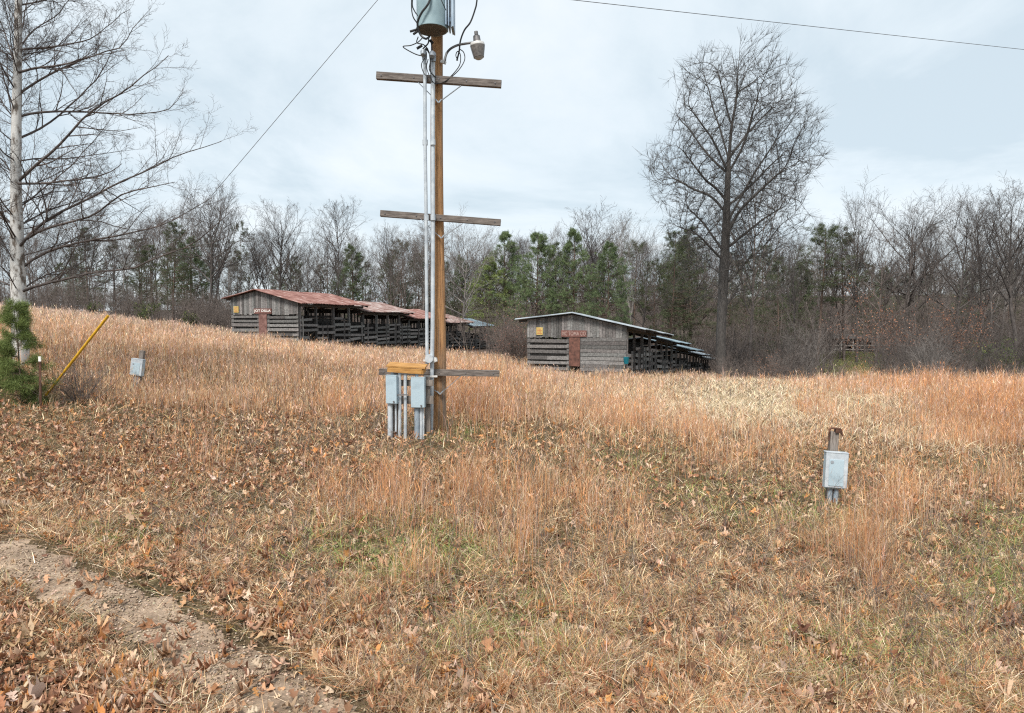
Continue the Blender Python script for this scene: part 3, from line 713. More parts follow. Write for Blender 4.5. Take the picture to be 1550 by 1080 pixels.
# ------------------------------------------------------------------ barns
def greyc(rng, lo=.10, hi=.30, warm=.03):
    g = rng.uniform(lo, hi) * .66; return (g * (1 + warm * rng.uniform(0, 3)), g, g * (1 - warm))
def barn(spec, hgt, base_z, drop, roofmats, rid, over_r, over_l, seed, label, signinfo, fall=0.0):
    """hgt: (right eave, ridge, left eave) above the floor of a section; rid: ridge position as a share of the width"""
    rng = random.Random(seed); W = spec['W']; L = spec['L']; NS = 5; Ls = L / NS
    a = math.atan2(spec['d'][0], spec['d'][1])
    root = empty('barn', (spec['c'][0], spec['c'][1], base_z), label, 'barn', 'old tin roofed livestock barns', rz=-a)
    hr, hk, hl = hgt
    def roof_h(x):                      # x from -W to 0
        xr = -W * rid
        return hk + (hr - hk) * (x - xr) / (0 - xr) if x > xr else hk + (hl - hk) * (xr - x) / (W + xr)
    # front gable: upright boards above, rails below
    split = min(hr, hl) * signinfo['split']
    mb = MB(); x = -W
    while x < 0:
        bw = rng.uniform(.12, .2); x2 = min(0, x + bw)
        t0, t1 = roof_h(x + .01) - .06, roof_h(x2 - .01) - .06
        zb = split - rng.uniform(-.03, .05); th = rng.uniform(0, .012)
        if rng.random() > .008:
            c = greyc(rng, .13, .36)
            y0, y1 = -.03 - th, -.005 - th
            mb.add([(x, y0, zb), (x2 - .012, y0, zb), (x2 - .012, y0, t1), (x, y0, t0), (x, y1, zb), (x2 - .012, y1, zb), (x2 - .012, y1, t1), (x, y1, t0)],
                   [(0, 1, 2, 3), (5, 4, 7, 6), (0, 4, 5, 1), (3, 2, 6, 7), (1, 5, 6, 2), (0, 3, 7, 4)], c)
        x = x2
    mb.build('gable_wall', M['board'], root)
    mb = MB(); dx0, dx1 = signinfo['door']
    for side, (xa, xb) in enumerate(((-W, dx0), (dx1, 0))):
        z = .12; tight = signinfo.get('tight') and side == 1
        while z < split - .05:
            bh = rng.uniform(.13, .2)
            if tight: bh = .17
            xm = xa
            while xm < xb - .05:
                xe = xb if rng.random() < .75 else min(xb, xm + rng.uniform(1, 2))
                if xb - xe < .3: xe = xb
                tl = rng.uniform(-.02, .02)
                mb.bar((xm, -.03, z + bh / 2), (xe, -.03, z + bh / 2 + tl), .025, bh, col=greyc(rng, .13, .34))
                xm = xe + .01
            z += bh + (rng.uniform(.01, .025) if tight else rng.uniform(.07, .15))
    mb.build('slatted_wall', M['board'], root)
    for px_ in (-W + .07, dx0 - .05, dx1 + .05, -.07):
        p = MB(); p.box(px_ - .07, px_ + .07, 0.0, .13, -.5, roof_h(px_) - .1, greyc(rng, .12, .26)); p.build('post', M['board'], root)
    # door
    p = MB(); p.box(dx0 + .02, dx1 - .02, -.07, -.04, split * .28, split + .02); d = p.build('door', M[signinfo.get('doormat', 'door')], root)
    # notice
    sx = signinfo['notice']; p = MB(); p.box(sx, sx + .34, -.075, -.06, split + .12, split + .5); nb_ = p.build('notice', M['sign_yellow'], root)
    p = MB()
    for q in range(4): p.box(sx + .05, sx + .29 - .03 * (q % 2), -.080, -.076, split + .18 + q * .075, split + .205 + q * .075)
    p.build('print', M['sign_print'], nb_)
    s0, s1, sz0, sz1 = signinfo['board']
    p = MB(); p.box(s0, s1, -.10, -.066, split + sz0, split + sz1); sb = p.build('sign_board', M['sign_red'], root)
    cu = bpy.data.curves.new('lettering', 'FONT'); cu.body = signinfo['text']; cu.size = 1; cu.extrude = .004; cu.offset = .02; cu.align_x = 'CENTER'; cu.align_y = 'CENTER'
    to = bpy.data.objects.new('lettering', cu); COL.objects.link(to); bpy.context.view_layer.update()
    dg = bpy.context.evaluated_depsgraph_get(); me = bpy.data.meshes.new_from_object(to.evaluated_get(dg)); bpy.data.objects.remove(to)
    vs = np.array([v.co[:] for v in me.vertices]); wx = vs[:, 0].max() - vs[:, 0].min(); wh = vs[:, 1].max() - vs[:, 1].min()
    fx = (s1 - s0) * .94 / wx; fy = (sz1 - sz0) * .62 / wh
    for v in me.vertices:
        xx, yy, zz2 = v.co; v.co = ((s0 + s1) / 2 + xx * fx, -.104 - zz2, split + (sz0 + sz1) / 2 + (yy - (vs[:, 1].max() + vs[:, 1].min()) / 2) * fy)
    me.materials.clear(); me.materials.append(M[signinfo['ink']]); link('lettering', me, sb)
    # sections
    nb = 4
    for s in range(NS):
        y0 = s * Ls; zf0 = -drop * s / (NS - 1)
        zf = lambda y, zf0=zf0, y0=y0: zf0 - fall * (y - y0)
        # roof, two corrugated slopes with real thickness
        ya, yb = y0 - (.35 if s == 0 else .12), y0 + Ls + .22
        xr = -W * rid
        sr = (hr - hk) / (W * rid); sl = (hl - hk) / (W - W * rid)
        sag = rng.uniform(-.04, .03)
        cols = []
        nn_ = int((yb - ya) / .1) + 1
        ys = np.linspace(ya, yb, nn_); ph = rng.random() * 6
        def line(xv, zv):
            xv = xv + (rng.uniform(-.03, .03)); return [(xv, y, zf(y) + zv + .022 * (1 if i % 2 else -1) + sag * math.sin((y - ya) / (yb - ya) * math.pi) + .015 * math.sin(y * 1.3 + ph)) for i, y in enumerate(ys)]
        xs = [(over_r, hr + sr * over_r + .04), (xr / 2, (hr + hk) / 2 + .05), (xr, hk + .07), ((xr - W) / 2, (hl + hk) / 2 + .05), (-W - over_l, hl + sl * over_l + .04)]
        rows = [line(*q) for q in xs]
        V = [v for r in rows for v in r]; nV = len(V); V += [(v[0], v[1], v[2] - .02) for v in V]
        Fc = []
        for r in range(4):
            for i in range(nn_ - 1):
                q = (r * nn_ + i, r * nn_ + i + 1, (r + 1) * nn_ + i + 1, (r + 1) * nn_ + i); Fc.append(q); Fc.append(tuple(nV + k for k in reversed(q)))
        for i in range(nn_ - 1):
            Fc.append((i, nV + i, nV + i + 1, i + 1)); o_ = 4 * nn_; Fc.append((o_ + i, o_ + i + 1, nV + o_ + i + 1, nV + o_ + i))
        for r in range(4):
            for i in (0, nn_ - 1): Fc.append((r * nn_ + i, (r + 1) * nn_ + i, nV + (r + 1) * nn_ + i, nV + r * nn_ + i))
        p = MB(); p.add(V, Fc); ro = p.build('roof', M[roofmats[s]], root)
        # rafters and eave beams under this roof
        p = MB()
        for k in range(nb + 1):
            yy = y0 + .1 + (Ls - .2) * k / nb
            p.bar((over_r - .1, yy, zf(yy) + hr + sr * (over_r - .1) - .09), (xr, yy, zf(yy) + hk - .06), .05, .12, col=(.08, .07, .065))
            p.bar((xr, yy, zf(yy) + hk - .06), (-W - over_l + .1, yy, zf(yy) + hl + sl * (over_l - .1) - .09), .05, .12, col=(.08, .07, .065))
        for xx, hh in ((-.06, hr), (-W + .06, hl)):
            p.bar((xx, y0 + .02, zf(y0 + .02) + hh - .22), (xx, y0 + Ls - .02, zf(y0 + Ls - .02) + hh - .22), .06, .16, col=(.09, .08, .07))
        p.build('rafters', M['board'], ro)
        # posts and stall rails on both long sides, and a middle wall added to darken the inside
        for k in range(nb):
            yy = y0 + Ls * k / nb + (.2 if s == 0 and k == 0 else 0)
            for xx, hh in ((-.08, hr), (-W + .08, hl)):
                p = MB(); w_ = rng.uniform(.11, .16)
                p.bar((xx, yy, zf(yy) - .6), (xx + rng.uniform(-.04, .04), yy + rng.uniform(-.05, .05), zf(yy) + hh - .3), w_, w_, up=(0, 1, 0), col=greyc(rng, .12, .3)); p.build('post', M['board'], root)
            yn = y0 + Ls * (k + 1) / nb
            r_ = MB()
            z = .1 + rng.uniform(0, .1)
            ztop = rng.choice([1.2, 1.45, 1.6]) * hr / 2.6
            while z < ztop:
                bh = rng.uniform(.13, .2)
                ye = yn if rng.random() < .8 else yy + (yn - yy) * rng.uniform(.4, .7)
                r_.bar((.02, yy - .06, zf(yy - .06) + z + bh / 2 + rng.uniform(-.03, .03)), (.02, ye + .04, zf(ye + .04) + z + bh / 2 + rng.uniform(-.05, .05)), .028, bh, col=greyc(rng, .14, .38))
                z += bh + rng.uniform(.08, .24)
            for q in range(rng.randint(1, 3)):      # short uprights nailed over the rails
                yq = rng.uniform(yy + .2, yn - .2); r_.bar((.045, yq, zf(yq) + .02), (.045, yq + rng.uniform(-.05, .05), zf(yq) + ztop + rng.uniform(0, .2)), .1, .025, up=(0, 1, 0), col=greyc(rng, .14, .34))
            r_.build('stall_rails', M['board'], root)
            # back wall: closed below, small openings above
            r_ = MB(); z = 0.0
            while z < hl * .58:
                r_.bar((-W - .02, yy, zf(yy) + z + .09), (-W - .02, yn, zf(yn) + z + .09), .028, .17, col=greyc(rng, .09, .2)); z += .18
            r_.bar((-W - .02, yy, zf(yy) + hl - .3), (-W - .02, yn, zf(yn) + hl - .3), .028, .34, col=(.08, .07, .065))  # header coloured dark to paint in the interior shade below the eave
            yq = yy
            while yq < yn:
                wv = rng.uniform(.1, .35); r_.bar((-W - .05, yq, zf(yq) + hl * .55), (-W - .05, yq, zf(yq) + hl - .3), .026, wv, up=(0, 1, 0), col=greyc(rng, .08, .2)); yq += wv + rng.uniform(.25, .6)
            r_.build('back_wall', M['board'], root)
            # stall divider
            r_ = MB(); z = 0.05
            while z < hl * (.55 if rng.random() < .8 else .85):
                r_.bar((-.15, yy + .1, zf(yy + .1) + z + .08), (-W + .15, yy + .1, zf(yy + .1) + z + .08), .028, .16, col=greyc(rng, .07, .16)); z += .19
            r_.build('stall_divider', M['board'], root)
        r_ = MB(); z = 0
        while z < hr * .8:
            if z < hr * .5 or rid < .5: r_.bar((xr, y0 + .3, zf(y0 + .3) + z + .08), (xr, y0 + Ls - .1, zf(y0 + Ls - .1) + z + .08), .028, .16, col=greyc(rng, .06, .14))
            z += .18
        r_.build('added_partition', M['board'], root)  # added wall, stops light passing through the open sides
    return root
barn(BARN[0], (2.74, 3.46, 3.05), CZ - 1.81, 1.87, ['roof_red', 'roof_mix', 'roof_red', 'roof_mix', 'roof_blue'], .6, .45, .5, 31,
     'long grey board barn with rusty red tin roof, behind the utility pole on the left',
     dict(split=.72, door=(-2.66, -2.08), notice=-4.35, board=(-2.95, -1.75, .05, .36), text='JOT DILLA', ink='white', doormat='door'))
barn(BARN[1], (2.6, 3.16, 2.92), CZ - 2.99, 3.5, ['roof_grey', 'roof_blue', 'roof_blue', 'roof_grey', 'roof_grey'], .52, 1.0, .6, 57,
     'weathered grey barn with pale blue tin roof stepping down beside the tall bare tree',
     dict(split=.76, door=(-2.9, -2.3), notice=-4.6, board=(-3.28, -1.98, .04, .36), text='MC TOMA CO', ink='faint', doormat='door_dk', tight=True), fall=.055)
# teal feed bucket hung at the right barn's corner
b1 = BARN[1]; bx_, by_ = b1['c'][0] - .12 - .1, b1['c'][1] - .33
hb = P(948, 546, by_)
tb = MB(); tb.tube([(hb[0], by_, hb[2] - .16), (hb[0], by_, hb[2] - .14), (hb[0], by_, hb[2] + .14), (hb[0], by_, hb[2] + .165)], [.10, .11, .145, .155], 14)
bk = empty('bucket', (hb[0], by_, hb[2] - .16), 'teal plastic feed bucket hanging at the corner of the blue roofed barn', 'bucket')
tb.build('bucket_body', M['teal'], bk, smooth=True, world=True)
tb = MB(); tb.tube([(hb[0] - .15, by_, hb[2] + .14), (hb[0] - .09, by_, hb[2] + .29), (hb[0], by_ + .1, hb[2] + .37), (hb[0] + .09, by_, hb[2] + .29), (hb[0] + .15, by_, hb[2] + .14)], .007, 5); tb.build('handle', M['steel'], bk, world=True)
tb = MB(); tb.tube([(hb[0], by_ + .1, hb[2] + .37), (hb[0], by_ + .32, hb[2] + .38)], .01, 5); tb.build('hook', M['steel'], bk, world=True)

# low open shed in the hollow beyond the right-hand brush
def far_shed():
    rng = random.Random(4)
    A = P(1148, 516, 104); B_ = P(1338, 521, 106); A[2] = hz(A[0], A[1]); B_[2] = hz(B_[0], B_[1])
    top = P(1240, 508, 105)[2]
    root = empty('shed', tuple(A), 'long low open shed with dark roof beyond the brush on the right', 'shed')
    z0 = min(A[2], B_[2]) - .3
    p = MB()
    p.add([(A[0], A[1] - 1.2, top - .3), (B_[0], B_[1] - 1.2, top - .5), (B_[0], B_[1] + 4, top + .0), (A[0], A[1] + 4, top + .25), (A[0], A[1] - 1.2, top - .38), (B_[0], B_[1] - 1.2, top - .58), (B_[0], B_[1] + 4, top - .1), (A[0], A[1] + 4, top + .15)],
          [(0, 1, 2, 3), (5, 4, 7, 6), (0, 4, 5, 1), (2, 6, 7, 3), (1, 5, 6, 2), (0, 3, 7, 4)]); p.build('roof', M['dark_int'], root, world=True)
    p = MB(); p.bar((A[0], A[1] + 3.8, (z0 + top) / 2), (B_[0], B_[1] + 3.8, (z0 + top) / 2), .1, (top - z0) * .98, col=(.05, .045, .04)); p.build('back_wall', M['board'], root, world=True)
    for k in range(12):
        f = k / 11; x = A[0] + (B_[0] - A[0]) * f; y = A[1] + (B_[1] - A[1]) * f - .9
        p = MB(); p.bar((x, y, z0), (x, y, top - .42 - .2 * f), .16, .16, up=(0, 1, 0), col=(.42, .40, .38)); p.build('post', M['board'], root, world=True)
    for zz2 in (.9, 1.5):
        p = MB(); p.bar((A[0], A[1] - 1.05, z0 + zz2), (B_[0], B_[1] - 1.05, z0 + zz2 - .1), .05, .16, col=(.3, .28, .26)); p.build('rail', M['board'], root, world=True)
far_shed()

# ------------------------------------------------------------------ utility pole
PY = 13.5
px_c = 664.5
pb = P(px_c, 650, PY); pgz = hz(pb[0], PY)
pole = empty('utility_pole', (pb[0], PY, pgz), 'tall wooden utility pole with three grey crossarms and a transformer at its top', 'utility pole')
XC = pb[0]
def Z(py, Y=PY): return P(775, py, Y)[2]
def X(px, Y=PY): return (px - 775) / F * Y
mb = MB(); zs = [pgz - .6, pgz + .3, Z(560), Z(325), Z(120), Z(-140)]
pts = []; rr = []
for i in range(30):
    f = i / 29; z = pgz - .6 + (Z(-150) - pgz + .6) * f
    pts.append((XC + .012 * math.sin(f * 9), PY, z)); rr.append(.146 - .042 * f)
mb.tube(pts, rr, 20); mb.build('pole_shaft', M['pole'], pole, smooth=True, world=True)
def crossarm(pa, pb_, hpx, th=.1):
    y = PY - .2
    a, b = P(*pa, y), P(*pb_, y)
    m_ = MB(); m_.bar(a, b, th, hpx * y / F); o = m_.build('crossarm', M['arm'], pole, world=True, bevel=.006)
    for f in (.04, .3, .5, .72, .95):
        q = Vector(a) * (1 - f) + Vector(b) * f; m_ = MB(); m_.tube([(q.x, q.y - th / 2 - .012, q.z), (q.x, q.y - th / 2 + .01, q.z)], .014, 8); m_.build('bolt', M['steel'], o, world=True)
    return a, b
arms = [crossarm((570, 115), (759, 128), 10.5), crossarm((576, 323.5), (758, 337.5), 9.5), crossarm((574, 563), (756, 565.5), 9.5)]
for (xa, ya, xb, yb, xj, yj, both) in ((633, 125, 698, 130, 664, 156, 1), (636, 331, 700, 339, 668, 361, 1), (628, 571, 697, 570, 666, 597, 1)):
    y0, y1 = PY - .26, PY - .175
    for (xs, ys) in ((xa, ya), (xb, yb)):
        m_ = MB(); m_.bar(P(xs, ys, y0), P(xj + (2 if xs > xj else -2), yj - 2, y1), .012, .035, up=(0, 1, 0)); m_.build('brace', M['galv'], pole, world=True)
    c = P(xj, yj, PY - .19)
    m_ = MB(); m_.bar((c[0] - .055, c[1], c[2] + .06), (c[0], c[1], c[2]), .02, .05, up=(0, 1, 0)); m_.bar((c[0] + .055, c[1], c[2] + .06), (c[0], c[1], c[2]), .022, .05, up=(0, 1, 0)); m_.build('brace_bracket', M['galv'], pole, world=True)
# conduits up the left front of the pole, with weatherheads
def conduit(pts_, r, mat, par, name='conduit', Y=None):
    m_ = MB(); m_.tube([P(a, b, c) for a, b, c in pts_], r, 12); return m_.build(name, M[mat], par, smooth=True, world=True)
YC = PY - .32
cA = conduit([(643, 86, YC), (643.5, 216, YC), (645, 330, YC), (646.5, 552, YC)], .033, 'conduit', pole)
cB = conduit([(655.5, 92, YC + .04), (655.3, 216, YC + .04), (655.5, 330, YC + .04), (655, 480, YC + .02), (652.5, 660, YC)], .040, 'conduit', pole)
for c_, x_, ys_ in ((cA, (643.5, 645.5), (216, 330)), (cB, (655.3, 655.5), (216, 330))):
    for xx, yy in zip(x_, ys_):
        p_ = P(xx, yy, YC + .02); m_ = MB(); m_.tube([(p_[0], p_[1] - .0, p_[2] - .05), (p_[0], p_[1], p_[2] + .05)], .050, 12); m_.build('coupling', M['conduit'], c_, smooth=True, world=True)
for xx, yy, c_ in ((642.5, 84, cA), (656, 86, cB)):
    q = P(xx, yy, YC); m_ = MB()
    m_.tube([(q[0], q[1], q[2] - .09), (q[0], q[1], q[2] - .02), (q[0] - .005, q[1] - .03, q[2] + .03), (q[0] - .01, q[1] - .1, q[2] + .02), (q[0] - .01, q[1] - .14, q[2] - .05)], [.042, .05, .058, .055, .045], 12)
    m_.build('weatherhead', M['galv'], c_, smooth=True, world=True)
for py_ in (546, 570):          # straps and the small box where the pipes meet
    m_ = MB(); a = P(641, py_, YC - .06); b = P(662, py_, YC - .06); m_.bar(a, b, .02, .035); m_.build('strap', M['whitesteel'], pole, world=True)
m_ = MB(); a = P(650, 543, YC - .03); m_.tube([(a[0], a[1] - .09, a[2]), (a[0], a[1] + .06, a[2])], .08, 16); m_.build('junction_box', M['conduit'], pole, smooth=True, world=True)
m_ = MB(); a = P(657.5, 545, YC + .06); m_.tube([(a[0], a[1] - .06, a[2]), (a[0], a[1] + .12, a[2])], .05, 16); m_.build('ground_clamp', M['whitesteel'], pole, smooth=True, world=True)
# transformer
YT = PY - .46; tc_ = P(654, 46, YT); rT = 22.5 * YT / F; zt0, zt1 = Z(46, YT), Z(46, YT) + 1.05
m_ = MB(); m_.tube([(tc_[0], YT, zt0 + .02), (tc_[0], YT, zt0 + .05), (tc_[0], YT, zt1)], [rT, rT, rT], 40, caps=False)
m_.tube([(tc_[0], YT, zt0), (tc_[0], YT, zt0 + .0201)], [rT + .012, rT + .012], 40)
tr_ = m_.build('transformer_tank', M['trafo'], pole, smooth=True, world=True)
m_ = MB(); m_.tube([(tc_[0], YT, zt0 - .004), (tc_[0], YT, zt0 - .001)], rT - .012, 36); m_.build('tank_base', M['under'], tr_, world=True)
m_ = MB(); m_.tube([(tc_[0], YT, zt1 - .03), (tc_[0], YT, zt1 + .03), (tc_[0], YT, zt1 + .09)], [rT + .03, rT + .03, rT * .5], 36); m_.build('lid', M['trafo'], tr_, smooth=True, world=True)
for k, (fx, dy) in enumerate(((678.5, .02), (682, .07), (686, .13))):
    x = X(fx, YT); m_ = MB(); m_.box(x - .012, x + .012, YT - .16 + dy, YT + .2 + dy, Z(42, YT), zt1 - .1); m_.build('cooling_fin', M['trafo_fin'], tr_, world=True)
m_ = MB(); m_.box(X(687.4, YT), X(689.4, YT), YT - .12, YT + .3, Z(44, YT), zt1 - .1); m_.box(X(675, YT), X(687, YT), YT - .02, YT + .1, zt0 + .15, zt0 + .22); m_.build('cooling_fin', M['trafo_fin'], tr_, world=True)
m_ = MB(); m_.box(tc_[0] - .08, tc_[0] + .08, YT + rT - .03, PY - .1, zt0 + .2, zt0 + .28); m_.box(tc_[0] - .08, tc_[0] + .08, YT + rT - .03, PY - .1, zt1 - .25, zt1 - .17); m_.build('bracket', M['steel'], tr_, world=True)
for sx in (-1, 1):
    bx0 = tc_[0] + sx * .12; m_ = MB(); prof = []; rads = []
    for k in range(12): prof.append((bx0 + sx * .012 * k, YT, zt1 + .05 + .028 * k)); rads.append(.055 if k % 2 else .03)
    m_.tube(prof, rads, 12); m_.build('bushing', M['under'], tr_, smooth=True, world=True)
for k, fx in enumerate((-.62, -.42)):       # low-voltage terminals
    a = P(621 + 5 * k, 48 + 4 * k, YT - .1); b = P(631 + 2 * k, 45 + 2 * k, YT - .05); m_ = MB(); m_.tube([a, b], .022, 8); m_.build('connector', M['black'], tr_, world=True)
# loose cables
def cable(pts_, r=.011, name='cable', par=pole, mat='black'):
    m_ = MB(); m_.tube(catmull([P(*q) for q in pts_], 6), r, 6); return m_.build(name, M[mat], par, smooth=True, world=True)
T0 = YT - rT - .05
cable([(654, -30, T0 + .1), (650, 2, T0), (638, 20, T0), (632, 36, T0 + .05), (636, 52, T0 + .1), (644, 59, T0 + .1), (650, 56, YT)], .02)
cable([(624, -20, YT), (623, 10, YT), (625, 25, YT - .05), (631, 35, YT - .1)], .012)
cable([(627, -20, YT), (624, 6, YT), (628, 18, YT), (633, 24, YT - .15)], .012)
cable([(665, -6, T0), (670, 5, T0 + .02), (675, 16, T0 + .1)], .008)
cable([(649, 56, YT), (648, 66, YT), (640, 75, YC), (642, 84, YC - .12)], .014)
cable([(643, 84, YC - .12), (634, 84, YC - .1), (622, 79, YC - .1), (610, 71, YC - .1), (622, 69, YC - .1), (633, 64, YC - .05), (640, 57, YT)], .010)
cable([(633, 56, YT), (631, 65, YT), (641, 68, YT), (648, 76, YC), (651, 90, YC - .08), (652, 112, YC - .08), (654, 126, YC - .08)], .010)
cable([(646, 75, YC), (652, 88, YC - .07), (650, 106, YC - .07), (660, 118, PY - .3)], .010)
cable([(650, 62, YT), (653, 66, PY - .3), (654, 78, YC), (656, 88, YC - .1)], .014)
cable([(643, 88, YC - .12), (638, 98, YC - .1), (641, 110, YC - .1), (648, 118, YC - .1)], .008)
cable([(648, 90, YC - .1), (646, 104, YC - .1), (655, 124, YC - .1), (664, 127, PY - .28), (676, 122, PY - .26), (693, 108, PY - .2), (703, 92, PY - .15), (702, 80, PY - .12), (695, 74, PY - .12)], .009)
cable([(693, 92, PY - .12), (690, 84, PY - .12), (693, 78, PY - .12), (697, 84, PY - .12), (696, 98, PY - .15), (688, 110, PY - .2), (676, 122, PY - .26)], .009)
cable([(728, -60, PY - .05), (722, 0, PY - .1), (719, 15, PY - .1), (712, 34, PY - .12), (703, 46, PY - .12), (697, 62, PY - .12), (695, 78, PY - .12), (691.5, 92, PY - .12)], .016)
for a, b in (((631, 74), (639, 69)), ((651, 61), (655, 66)), ((642, 78), (647, 73))):
    m_ = MB(); m_.tube([P(*a, YC - .08), P(*b, YC - .08)], .026, 8); m_.build('connector', M['black'], pole, world=True)
# yard light on its curved arm
YL = PY - .12
m_ = MB(); m_.bar(P(671, 96, YL), P(676, 80, YL), .05, .03); m_.bar(P(667, 93, YL), P(675, 96, YL), .04, .05); m_.build('lamp_bracket', M['whitesteel'], pole, world=True)
m_ = MB(); m_.tube(catmull([P(673, 97, YL), P(675, 84, YL), P(681, 75, YL), P(692, 69, YL), P(704, 66.5, YL), P(718, 64.5, YL)], 6), .022, 10); la = m_.build('lamp_arm', M['steel'], pole, smooth=True, world=True)
def tilted(a, b, f): a = Vector(a); b = Vector(b); return a + (b - a) * f
lt, lb = P(720.5, 48, YL), P(725, 90, YL)
m_ = MB(); m_.tube([tilted(lt, lb, f) for f in (0, .12, .121, .16, .161, .40)], [.036, .036, .028, .028, .064, .074], 16); m_.build('photo_cell', M['steel'], la, smooth=True, world=True)
m_ = MB(); m_.tube([tilted(lt, lb, f) for f in (.40, .43, .50, .53)], [.09, .135, .145, .140], 24); m_.build('lamp_hood', M['whitesteel'], la, smooth=True, world=True)
m_ = MB(); m_.tube([tilted(lt, lb, f) for f in (.531, .56, .94, .95)], [.142, .140, .10, .092], 24); m_.build('lamp_shade', M['lens'], la, smooth=True, world=True)
m_ = MB(); m_.tube([tilted(lt, lb, f) for f in (.951, 1.0)], [.09, .055], 20); m_.build('lamp_glass', M['conduit'], la, smooth=True, world=True)

# overhead line leaving to the right, and the guy wire with its yellow guard
def sagline(name, a, b, sag, r, label, cat):
    pts_ = [np.array(a) * (1 - f) + np.array(b) * f - np.array([0, 0, sag * 4 * f * (1 - f)]) for f in np.linspace(0, 1, 40)]
    m_ = MB(); m_.tube(pts_, r, 6); o = m_.build(name, M['wire'], None, smooth=True); return tag(o, label, cat)
sagline('power_line', P(668, -22, PY), P(2600, 176, 60), .25, .0065, 'thin overhead power line running off to the right above the tall bare tree', 'wire')
ga = P(66, 603, 14.6); gz = hz(ga[0], ga[1])
gt = P(655, -98, PY)
gw = empty('guy_wire', tuple(ga), 'guy wire with a yellow plastic guard slanting up from the left slope', 'guy wire')
m_ = MB(); m_.tube([tuple(ga - np.array([.05, 0, .12])), tuple(P(165, 477, 14.4)), tuple(P(320, 297, 14.15)), tuple(gt)], .0052, 6); m_.build('wire', M['wire'], gw, world=True)
m_ = MB(); A_, B2 = Vector(P(69, 599, 14.58)), Vector(P(164, 478, 14.4)); m_.tube([A_, A_.lerp(B2, .3) , A_.lerp(B2, .31), B2], [.024, .024, .029, .029], 10); m_.build('wire_guard', M['yellow'], gw, smooth=True, world=True)
m_ = MB(); m_.tube([tuple(ga - np.array([.12, 0, .25])), tuple(ga + np.array([.03, 0, .03]))], .012, 8); m_.build('anchor_rod', M['rust'], gw, world=True)

tp = P(61, 612, 14.0); tz = hz(tp[0], 14.0); tt_ = P(60, 540, 14.0)
st = empty('stake', (tp[0], 14.0, tz), 'thin rusty steel stake with a white tip beside the young pine', 'stake')
m_ = MB(); m_.bar((tp[0], 14.0, tz - .2), (tt_[0], 14.0, tt_[2] - .1), .045, .012, up=(0, 1, 0)); m_.bar((tp[0], 14.018, tz - .2), (tt_[0], 14.018, tt_[2] - .1), .010, .035, up=(0, 1, 0)); m_.build('stake_shaft', M['rust'], st, world=True)
m_ = MB(); m_.bar((tt_[0], 14.0, tt_[2] - .1), (tt_[0], 14.0, tt_[2]), .05, .02, up=(0, 1, 0)); m_.build('stake_tip', M['white'], st, world=True)

# ------------------------------------------------------------------ meter rack at the foot of the pole
YR = 12.75
rk = P(613, 660, YR); rgz = hz(rk[0], YR)
rack = empty('meter_rack', (rk[0], YR, rgz), 'post rack with two electrical boxes and a small board roof beside the pole', 'meter rack')
for xx, py0 in ((598, 566), (646.5, 572)):
    x = X(xx, YR + .12); m_ = MB(); m_.box(x - .05, x + .05, YR + .08, YR + .17, rgz - .4, Z(py0, YR)); m_.build('post', M['postwood'], rack, world=True)
for (y0, y1) in ((576, 585), (600, 612)):
    m_ = MB(); m_.box(X(596, YR), X(655, YR), YR + .03, YR + .075, Z(y1, YR), Z(y0, YR)); m_.build('rail', M['postwood'], rack, world=True)
# little roof: a flat top board and a front fascia
a = P(584.5, 553.5, YR - .1); b = P(643, 557, YR - .1)
m_ = MB(); m_.add([tuple(a), tuple(b), (b[0], b[1] + .42, b[2] + .04), (a[0], a[1] + .42, a[2] + .04)] + [tuple(q) for q in ((a[0], a[1], a[2] - .025), (b[0], b[1], b[2] - .025), (b[0], b[1] + .42, b[2] + .015), (a[0], a[1] + .42, a[2] + .015))],
    [(0, 1, 2, 3), (5, 4, 7, 6), (0, 4, 5, 1), (2, 6, 7, 3), (1, 5, 6, 2), (0, 3, 7, 4)]); m_.build('roof_board', M['orangewood'], rack, world=True)
m_ = MB(); m_.bar((a[0] + .02, a[1] + .02, a[2] - .075), (b[0] - .06, b[1] + .02, b[2] - .075), .03, .095); m_.bar((b[0] - .045, b[1] + .02, b[2] - .08), (b[0] - .045, b[1] + .4, b[2] - .05), .03, .09); m_.build('fascia', M['orangewood'], rack, world=True)
def meter_box(x0, x1, y0, y1, dpt, rz, par, Yb):
    xa, xb = X(x0, Yb), X(x1, Yb); za, zb = Z(y1, Yb), Z(y0, Yb); xm = (xa + xb) / 2; wv = (xb - xa)
    e_ = empty('electrical_box', (0, 0, 0)); 
    m_ = MB(); m_.box(-wv / 2, wv / 2, 0, dpt, 0, zb - za); bo = m_.build('electrical_box', M['box'], par, bevel=.008)
    bpy.data.objects.remove(e_)
    inv = parent_inv(par); bo.location = inv @ Vector((xm, Yb, za)); bo.rotation_euler = (0, 0, rz)
    h_ = zb - za
    m_ = MB(); m_.box(-wv / 2 - .008, wv / 2 + .008, -.018, .004, .012, h_ + .006); m_.box(-wv / 2 - .008, wv / 2 + .008, -.024, .06, h_ + .006, h_ + .018); m_.build('box_cover', M['box'], bo, bevel=.004)
    m_ = MB(); m_.tube([(wv * .28, -.018, .05), (wv * .28, -.035, .05)], .016, 8); m_.tube([(wv * .28, -.03, .045), (wv * .28, -.03, .005)], .008, 6); m_.build('latch', M['steel'], bo)
    return bo
meter_box(583.5, 600, 569.5, 612, .2, math.radians(-16), rack, YR - .12)
meter_box(622, 641.5, 572.5, 618, .17, math.radians(-4), rack, YR - .12)
